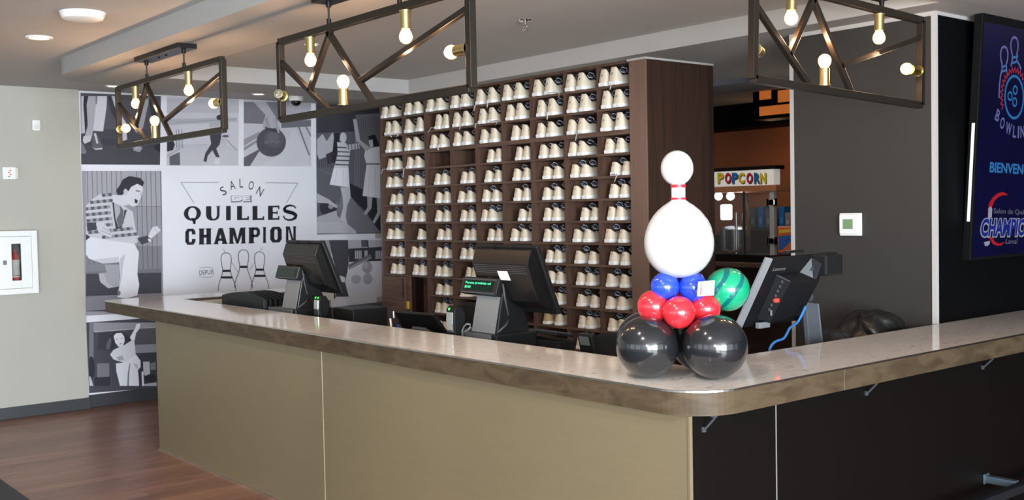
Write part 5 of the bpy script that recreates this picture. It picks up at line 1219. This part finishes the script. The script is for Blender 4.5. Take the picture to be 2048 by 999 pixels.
nt.links.new(mm.outputs[0], r_.inputs[0]); nt.links.new(r_.outputs[0], b_.inputs['Emission Color']); b_.inputs['Emission Strength'].default_value = .13
mb = MB(); mb.add([SP(.018, .018, .001), SP(SW-.018, .018, .001), SP(SW-.018, SHh-.05, .001), SP(.018, SHh-.05, .001)], [(0, 1, 2, 3)]); scr = mb.build('screen', M_scr, sg)
def sp(u, v, n=.003):
    q = onplane(u, v, SP(0, 0, n), nrm_); return q
def neon(pts, w, name, m, n=.003, closed=False):
    q = [sp(u, v, n) for u, v in pts]
    if closed: q.append(q[0])
    mb = MB()
    for i in range(len(q)-1):
        d = (q[i+1]-q[i]).normalized(); t_ = nrm_.cross(d)*w/2; mb.add([q[i]+t_-d*w*.2, q[i+1]+t_+d*w*.2, q[i+1]-t_+d*w*.2, q[i]-t_-d*w*.2], [(0, 1, 2, 3)])
    return mb.build(name, m, scr)
N_lav = mat('neon_lavender', (60, 60, 96), .4, emit=(130, 132, 190), estr=0.26); N_cyan = mat('neon_cyan', (20, 60, 96), .4, emit=(60, 140, 210), estr=0.31)
N_red = mat('neon_red', (90, 20, 40), .4, emit=(190, 50, 80), estr=0.26); N_white = mat('screen_white', (90, 92, 100), .4, emit=(180, 184, 205), estr=0.29); N_blue = mat('screen_blue', (10, 18, 70), .4, emit=(30, 44, 150), estr=0.36); N_redf = mat('screen_red', (100, 14, 20), .4, emit=(205, 25, 35), estr=0.36); N_grey = mat('screen_grey', (60, 62, 70), .4, emit=(120, 125, 140), estr=0.31)
pc1 = [(0, 0), (4.5, 2.5), (7, 10), (6.5, 20), (4, 30), (4.2, 38)]
def npin(cx, ty, sc):
    r1 = [(cx+x*sc, ty+y*sc*1.15) for x, y in pc1]; l1 = [(cx-x*sc, ty+y*sc*1.15) for x, y in pc1][::-1]
    return l1[:-1]+r1
l_ = npin(2008.5, 93, 1.05); neon([(1998, 195), (1999, 170), (2001, 152)]+l_+[(2015, 150)], .014, 'neon_pin', N_lav)
r2 = npin(2029, 74, 1.05); neon([(2022, 132)]+r2+[(2039, 130), (2042, 138)], .014, 'neon_pin', N_lav)
for y in (134, 143): neon([(2004, y), (2013, y-3)], .014, 'neon_stripe', N_cyan)
for y in (116, 126): neon([(2025, y), (2036, y-4)], .014, 'neon_stripe', N_cyan)
ce = (2028.5, 194)
q = []
for i in range(40):
    a = PI*(.80-1.62*i/39)+.0; rr = 1.0 if i % 2 else 1.22
    a = math.radians(205-230*i/39); q.append((ce[0]+23*rr*math.cos(a), ce[1]-49*rr*math.sin(a)))
neon(q, .010, 'neon_burst', N_red)
neon([(ce[0]+18.5*math.cos(2*PI*i/36), ce[1]+42*math.sin(2*PI*i/36)) for i in range(36)], .016, 'neon_ball', N_cyan, closed=True)
for x, y in ((2020, 192), (2030.5, 180), (2029.5, 204)): neon([(x+4*math.cos(2*PI*i/14), y+8*math.sin(2*PI*i/14)) for i in range(14)], .012, 'neon_finger_hole', N_cyan, closed=True)
def stext(txt, u0, v0, u1, v1, hpx, m, name, bold=0., n=.003, shear=0., side=False):
    o_ = sp(u0, v0, n); e_ = sp(u1, v1, n); d = e_-o_; w = d.length; d.normalize(); uu = nrm_.cross(d); uu = uu if uu.z > 0 else -uu
    h_ = (sp(u0, v0-hpx, n)-o_).length; mb = MB(); lettering(mb, txt, o_, d, uu, w, h_, 0, bold, shear); return mb.build(name, m, scr)
for ch, u, v, an, w, h in (('B', 1995.5, 231, -24, 8.5, 24), ('O', 2005, 246, -17, 9.5, 24), ('W', 2017.5, 257, -9, 13, 24), ('L', 2029.5, 263, -2, 7.5, 24), ('I', 2037, 264, 3, 3, 24), ('N', 2045, 263, 8, 9, 24), ('G', 2056, 259, 14, 10, 24)):
    c_ = sp(u, v); a_ = math.radians(an); d = ex_*math.cos(a_)+up_*math.sin(a_); uu = up_*math.cos(a_)-ex_*math.sin(a_)
    w_ = (sp(u+w, v)-c_).length*.9; h_ = (sp(u, v-h)-c_).length; mb = MB(); lettering(mb, ch, c_-d*w_/2-uu*h_/2, d, uu, w_, h_, 0, .02); mb.build('neon_letter', N_lav, scr)
halo = mat('sign_blue_glow', (10, 24, 80), .4, emit=(16, 46, 130), estr=.10)
mb = MB(); mb.add([sp(1976, 350, .002), sp(2075, 358, .002), sp(2075, 318, .002), sp(1977, 316, .002)], [(0, 1, 2, 3)]); pass
stext('BIENVENUE', 1979, 344.5, 2066, 350, 21, N_cyan, 'welcome_lettering', .03)
# club logo on the screen
def sw(pts, m, name, n): 
    mb = MB(); mb.add([sp(u, v, n) for u, v in pts], [tuple(range(len(pts)))]); return mb.build(name, m, scr)
sw([(1976, 418), (1979, 405), (1986, 394), (1996, 386), (2006, 383.5), (2014, 387.5), (2015.5, 390), (2006, 390), (1997, 393.5), (1989, 401), (1984.5, 412), (1983, 425), (1976, 436)], N_redf, 'logo_swoosh', .003)
sw([(1978, 474), (1984, 474), (1990, 483), (1998, 487), (2010, 483), (2003, 490), (1994, 491), (1985, 487)], N_redf, 'logo_swoosh', .003)
sw([(1977, 416), (1981.5, 412), (1984.5, 418), (1983.5, 434), (1976, 436)], N_white, 'logo_pin', .0035)
sw([(1968, 484), (1980, 481), (1979, 488), (1974, 492), (1970, 491)], N_white, 'logo_pin', .0035)
stext('Salon de Quilles', 1987, 428, 2060, 431, 12, N_grey, 'logo_small_lettering', .0, .0035)
stext('CHAMPION', 1958.5, 476, 2066, 474, 41, N_white, 'logo_lettering_outline', .10, .0035, .10)
stext('CHAMPION', 1960.5, 473, 2064, 471, 36, N_blue, 'logo_lettering', .035, .0042, .10)
stext('Laval', 2011, 487, 2034, 487, 10, N_grey, 'logo_small_lettering', .0, .0035, .15)
# bright strip on the casing edge, wall bracket
mb = MB(); q = [SP(-.002, SHh*.16, -.012), SP(-.002, SHh*.56, -.012)]; mb.prism([q[0], q[1], q[1]-nrm_*.018, q[0]-nrm_*.018], (-.002, 0, 0)); mb.build('edge_strip', M_white, sg)
mb = MB(); mb.bbox((x_s+.12, Pn.y-.02, ZC-.14), (x_s+.75, yd1+.04, ZC-.115), .004); 
pm_ = SP(.35, SHh*.8, -.05)
mb = MB(); mb.bbox((pm_.x-.12, pm_.y, pm_.z-.2), (pm_.x+.12, yd1-.0005, pm_.z+.2), .006); mb.build('wall_bracket', M_canopy, sg)
p = on(2012, 28, 'z', ZB-.004)

# ================================================================== BACK ROOM SEEN THROUGH THE GAP
struct(MB().box((8.2, yd0, 0), (8.3, YM, ZC)).build('wall_snack_bar', mat('dark_brown_wall', (40, 28, 22), .6)))
XB = 5.0
M_cop = texmat('copper_wood', [(150, 84, 40), (172, 100, 50)], scale=(8, 1, 8), nscale=2, rough=.4)
def bp(u, v, x=XB): return on(u, v, 'x', x)
# copper-coloured bulkhead panel and black header above the snack bar
a0, a1 = bp(1400, 345, 6.4), bp(1600, 235, 6.4)
struct(MB().bbox((6.4, a1.y-.6, bp(1500, 470, 6.4).z), (6.5, a0.y+1.0, bp(1500, 235, 6.4).z), .004).build('wall_copper', M_cop))
h0, h1 = bp(1400, 262, 6.0), bp(1600, 168, 6.0)
struct(MB().box((6.0, h1.y-.6, h0.z), (6.6, h0.y+1.0, ZB)).build('trim_6', M_black))
s0 = on(1430, 172, 'x', 4.2); s1 = on(1506, 168, 'x', 4.2)
struct(MB().box((4.2, s1.y, s0.z), (4.8, s0.y+.8, ZB)).build('trim_7', mat('blue_grey_bulkhead', (122, 124, 134), .7)))
# light box with orange panels
l0, l1 = bp(1506, 236, 5.2), bp(1586, 150, 5.2)
lb = thing('orange_light_box', 'black framed light box with glowing orange panels high in the snack bar', 'light box', (5.2, (l0.y+l1.y)/2, ZB))
mb = MB(); mb.bbox((5.2, l1.y-.1, l0.z-.02), (5.45, l0.y, ZB-.001), .004); bx = mb.build('casing', M_black, lb)
M_or = mat('orange_glow', (190, 110, 50), .5, emit=(190, 104, 44), estr=.62)
for u0, u1, v0, v1 in ((1519, 1542, 162, 200), (1556, 1582, 178, 205), (1519, 1582, 207, 232), (1519, 1552, 152, 166)):
    A_, B_ = bp(u0, v1, 5.199), bp(u1, v0, 5.199); mb = MB(); mb.box((5.197, min(A_.y, B_.y), min(A_.z, B_.z)), (5.1995, max(A_.y, B_.y), max(A_.z, B_.z))); mb.build('glowing_panel', M_or, bx)
# snack counter
zc_ = bp(1500, 524).z
sn = thing('snack_counter', 'dark counter carrying the popcorn machine', 'counter', (5.4, 4.0, 0))
mb = MB(); mb.bbox((4.85, yd0+.05, zc_-.04), (6.3, 6.6, zc_), .004); mb.build('top', M_walnut_h, sn)
mb = MB(); mb.box((4.95, yd0+.1, 0), (6.25, 6.55, zc_-.04)); mb.build('front', M_walnut_d, sn)
# popcorn machine
yR, yLp = bp(1548, 450).y, bp(1352, 450).y
zs0, zs1, zr0 = bp(1500, 371).z, bp(1500, 340).z, bp(1500, 383).z
pop = thing('popcorn_machine', 'glass-sided popcorn machine with coloured POPCORN sign and steel kettle', 'popcorn machine', (5.25, (yR+yLp)/2, zc_))
D_ = .5
MB().bbox((XB, yR-.02, zc_+.001), (XB+D_, yLp, zc_+.07), .006).build('base_tray', M_canopy, pop)
MB().bbox((XB-.02, yR-.04, zr0), (XB+D_, yLp, zs0+.0), .004).build('roof', mat('copper_band', (186, 124, 88), .4, .2), pop)
sgn = MB().bbox((XB+.0, yR+.0, zs0), (XB+.10, yLp-.02, zs1), .004).build('sign_box', mat('lit_white_sign', (214, 212, 208), .4, emit=(214, 210, 206), estr=.35), pop)
MB().bbox((XB-.001, yR-.02, zs1), (XB+.14, yLp, zs1+.035), .004).build('sign_top', M_canopy, pop)
cols = {'y': mat('sign_yellow', (226, 200, 30), .4), 'r': mat('sign_red', (206, 40, 50), .4), 'b': mat('sign_blue', (40, 110, 190), .4), 'k': mat('sign_shadow', (60, 40, 60), .5)}
for ch, u, c in zip('POPCORN', (1441, 1456, 1470, 1483, 1499, 1514, 1526), 'yrbyrby'):
    wpx = 12.5
    A_, B_ = bp(u-wpx/2, 367, XB-.002), bp(u+wpx/2, 367, XB-.002); hh = bp(u, 345, XB-.002).z-A_.z
    mb = MB(); lettering(mb, ch, A_+Vector((.0015, -.008, -.008)), (0, -1, 0), (0, 0, 1), abs(A_.y-B_.y), hh, 0, .05); mb.build('letter_shadow', cols['k'], sgn)
    mb = MB(); lettering(mb, ch, A_, (0, -1, 0), (0, 0, 1), abs(A_.y-B_.y), hh, 0, .05); mb.build('letter', cols[c], sgn)
for y_ in (yR, yLp-.03):
    for x_ in (XB, XB+D_-.03):
        MB().bbox((x_, y_, zc_+.07), (x_+.045, y_+.05, zr0), .004).build('corner_post', mat('silver_post_paint', (196, 196, 198), .35, .3), pop)
yd_ = bp(1485, 450).y
MB().bbox((XB+.02, yd_-.01, zc_+.07), (XB+.035, yd_+.012, zr0), .003).build('door_stile', M_steel, pop)
MB().box((XB+.028, yR+.05, zc_+.07), (XB+.031, yLp-.03, zr0)).build('front_glass', mat('cabinet_glass', (240, 244, 244), .02, alpha=.04), pop)
for v in (404, 481):
    q = bp(1544, v); mb = MB(); mb.bbox((XB-.012, q.y-.055, q.z-.035), (XB+.004, q.y-.03, q.z+.035), .004); mb.bbox((XB-.012, q.y+.03, q.z-.035), (XB+.004, q.y+.055, q.z+.035), .004); mb.bbox((XB-.016, q.y-.03, q.z-.025), (XB+.0, q.y+.03, q.z+.025), .004); mb.build('hinge', M_chrome, pop)
ky, kz = bp(1447, 480).y, bp(1447, 480).z
mb = MB(); mb.lathe([(.11, kz-.13), (.15, kz-.11), (.155, kz+.10), (.12, kz+.125), (.03, kz+.14)], 32, 0, Matrix.Translation((XB+.25, ky+.05, 0))); ktl = mb.build('kettle', M_steel, pop, smooth=True, auto=.7)
mb = MB(); mb.tube([bp(1450, 495, XB+.1), bp(1460, 504, XB+.1), bp(1475, 501, XB+.1), bp(1487, 488, XB+.1), bp(1495, 465, XB+.1), bp(1497, 430, XB+.1), bp(1493, 390, XB+.1)], .012, 8); mb.build('power_hose', mat('brown_hose', (104, 84, 64), .5), ktl, smooth=True)
for u, v, rr, nm in ((1437, 392, .04, 0), (1461, 392, .04, 0)):
    q = bp(u, v, XB+.15); mb = MB(); mb.sphere(q, rr, 0, 18, 12); mb.build('lamp_bulb', mat('cool_lit_bulb', (236, 244, 255), .3, emit=(232, 242, 255), estr=3), pop, smooth=True)
q0, q1 = bp(1441, 440, XB+.2), bp(1459, 408, XB+.2); mb = MB(); mb.bbox((XB+.19, q1.y, q0.z), (XB+.25, q0.y, q1.z), .02); mb.build('light_tube', mat('bright_tube', (240, 246, 255), .3, emit=(238, 246, 255), estr=1.6), pop, smooth=True, auto=.9)
for u in (1473, 1487):
    q0, q1 = bp(u, 520, XB+.12), bp(u, 425, XB+.12); mb = MB(); mb.cyl(q0, q1, .012, n=10); mb.build('support_rod', M_steel, pop)
lamp('snack_bar_lamp', 'POINT', (5.9, 4.0, 2.42), 1.5, (1, .62, .32), rad=.08)
lamp('snack_front_fill', 'SPOT', (3.9, 3.0, 2.8), 26, (1, .88, .74), (5.2, 3.9, 1.5), spot=1.3, rad=.06)  # unseen spot added to brighten the popcorn machine and back room
lamp('popcorn_lamp', 'POINT', (XB+.25, bp(1450, 400).y, zr0-.1), 2.0, (.9, .95, 1), rad=.05)
# boxes and snack bags behind the machine
x_k = 6.1; shz = bp(1560, 455, x_k).z
shf = thing('snack_shelf', 'dark shelf carrying blue snack boxes behind the popcorn machine', 'shelf', (x_k+.1, bp(1560, 455, x_k).y, shz))
ya, yb = bp(1600, 455, x_k).y, bp(1490, 455, x_k).y
MB().bbox((x_k-.05, ya-.2, shz-.03), (x_k+.28, yb+.2, shz), .003).build('board', M_blk, shf)
MB().box((x_k+.02, ya-.2, zc_+.0005), (x_k+.04, yb+.2, shz-.031)).build('front_board', M_blk2, shf)
for yy in (ya-.17, yb+.15): MB().box((x_k, yy, zc_+.0005), (x_k+.25, yy+.03, shz-.03)).build('support', M_blk, shf)
for i, (u, c, hh, lab) in enumerate(((1505, (70, 84, 96), 40, 'grey-blue carton seen through the popcorn machine, left of the others'), (1521, (30, 104, 160), 42, 'blue carton seen through the glass of the popcorn machine'), (1536, (92, 98, 104), 38, 'pale grey carton beside the right post of the popcorn machine'), (1563, (24, 110, 176), 42, 'bright blue carton just right of the popcorn machine'), (1575, (150, 140, 132), 30, 'beige carton on the shelf next to the grey wall edge'))):
    a_, b_2 = bp(u+6, 455, x_k), bp(u-6, 455-hh, x_k)
    bxo = thing('snack_carton', lab, 'carton', (x_k+.08, (a_.y+b_2.y)/2, shz), 'cartons on the snack shelf')
    MB().bbox((x_k, a_.y+.004, shz+.001), (x_k+.16, b_2.y-.004, b_2.z), .003).build('carton_body', mat('carton_%d' % i, c, .5), bxo)
    MB().box((x_k-.0006, a_.y+.02, shz+.04), (x_k, b_2.y-.02, (shz+b_2.z)/2)).build('carton_panel', mat('carton_panel_%d' % i, tuple(min(255, q+50) for q in c), .5), bxo)
q0, q1 = bp(1555, 512, 5.55), bp(1600, 452, 5.55)
bg = thing('snack_bag', 'orange and blue snack packet beside the popcorn machine', 'snack packet', (5.6, (q0.y+q1.y)/2, zc_))
mb = MB(); mb.bbox((5.55, q1.y, zc_+.001), (5.70, q0.y, q1.z), .01); mb.build('packet', mat('packet_orange', (206, 110, 40), .4), bg)
def bz(u, v): return bp(u, v, 5.549)
mb = MB(); mb.add([bz(1557, 500), bz(1598, 490), bz(1598, 468), bz(1557, 472)], [(0, 1, 2, 3)]); mb.build('blue_band', mat('packet_blue', (50, 96, 170), .4), bg)
mb = MB(); mb.add([bp(1560, 504, 5.548), bp(1580, 484, 5.548), bp(1598, 476, 5.548), bp(1598, 498, 5.548), bp(1575, 506, 5.548)], [tuple(range(5))]); mb.build('orange_flash', mat('packet_flash', (222, 120, 60), .4), bg)
mb = MB(); mb.add([bz(1558, 466), bz(1598, 462), bz(1598, 456), bz(1558, 460)], [(0, 1, 2, 3)]); mb.build('yellow_band', mat('packet_yellow', (230, 190, 60), .4), bg)
lamp('doorway_fill', 'POINT', (4.2, 2.7, 1.9), 5, (1, .93, .86), rad=.15)  # unseen fill light, added in place of bounce to lift the dark soffit
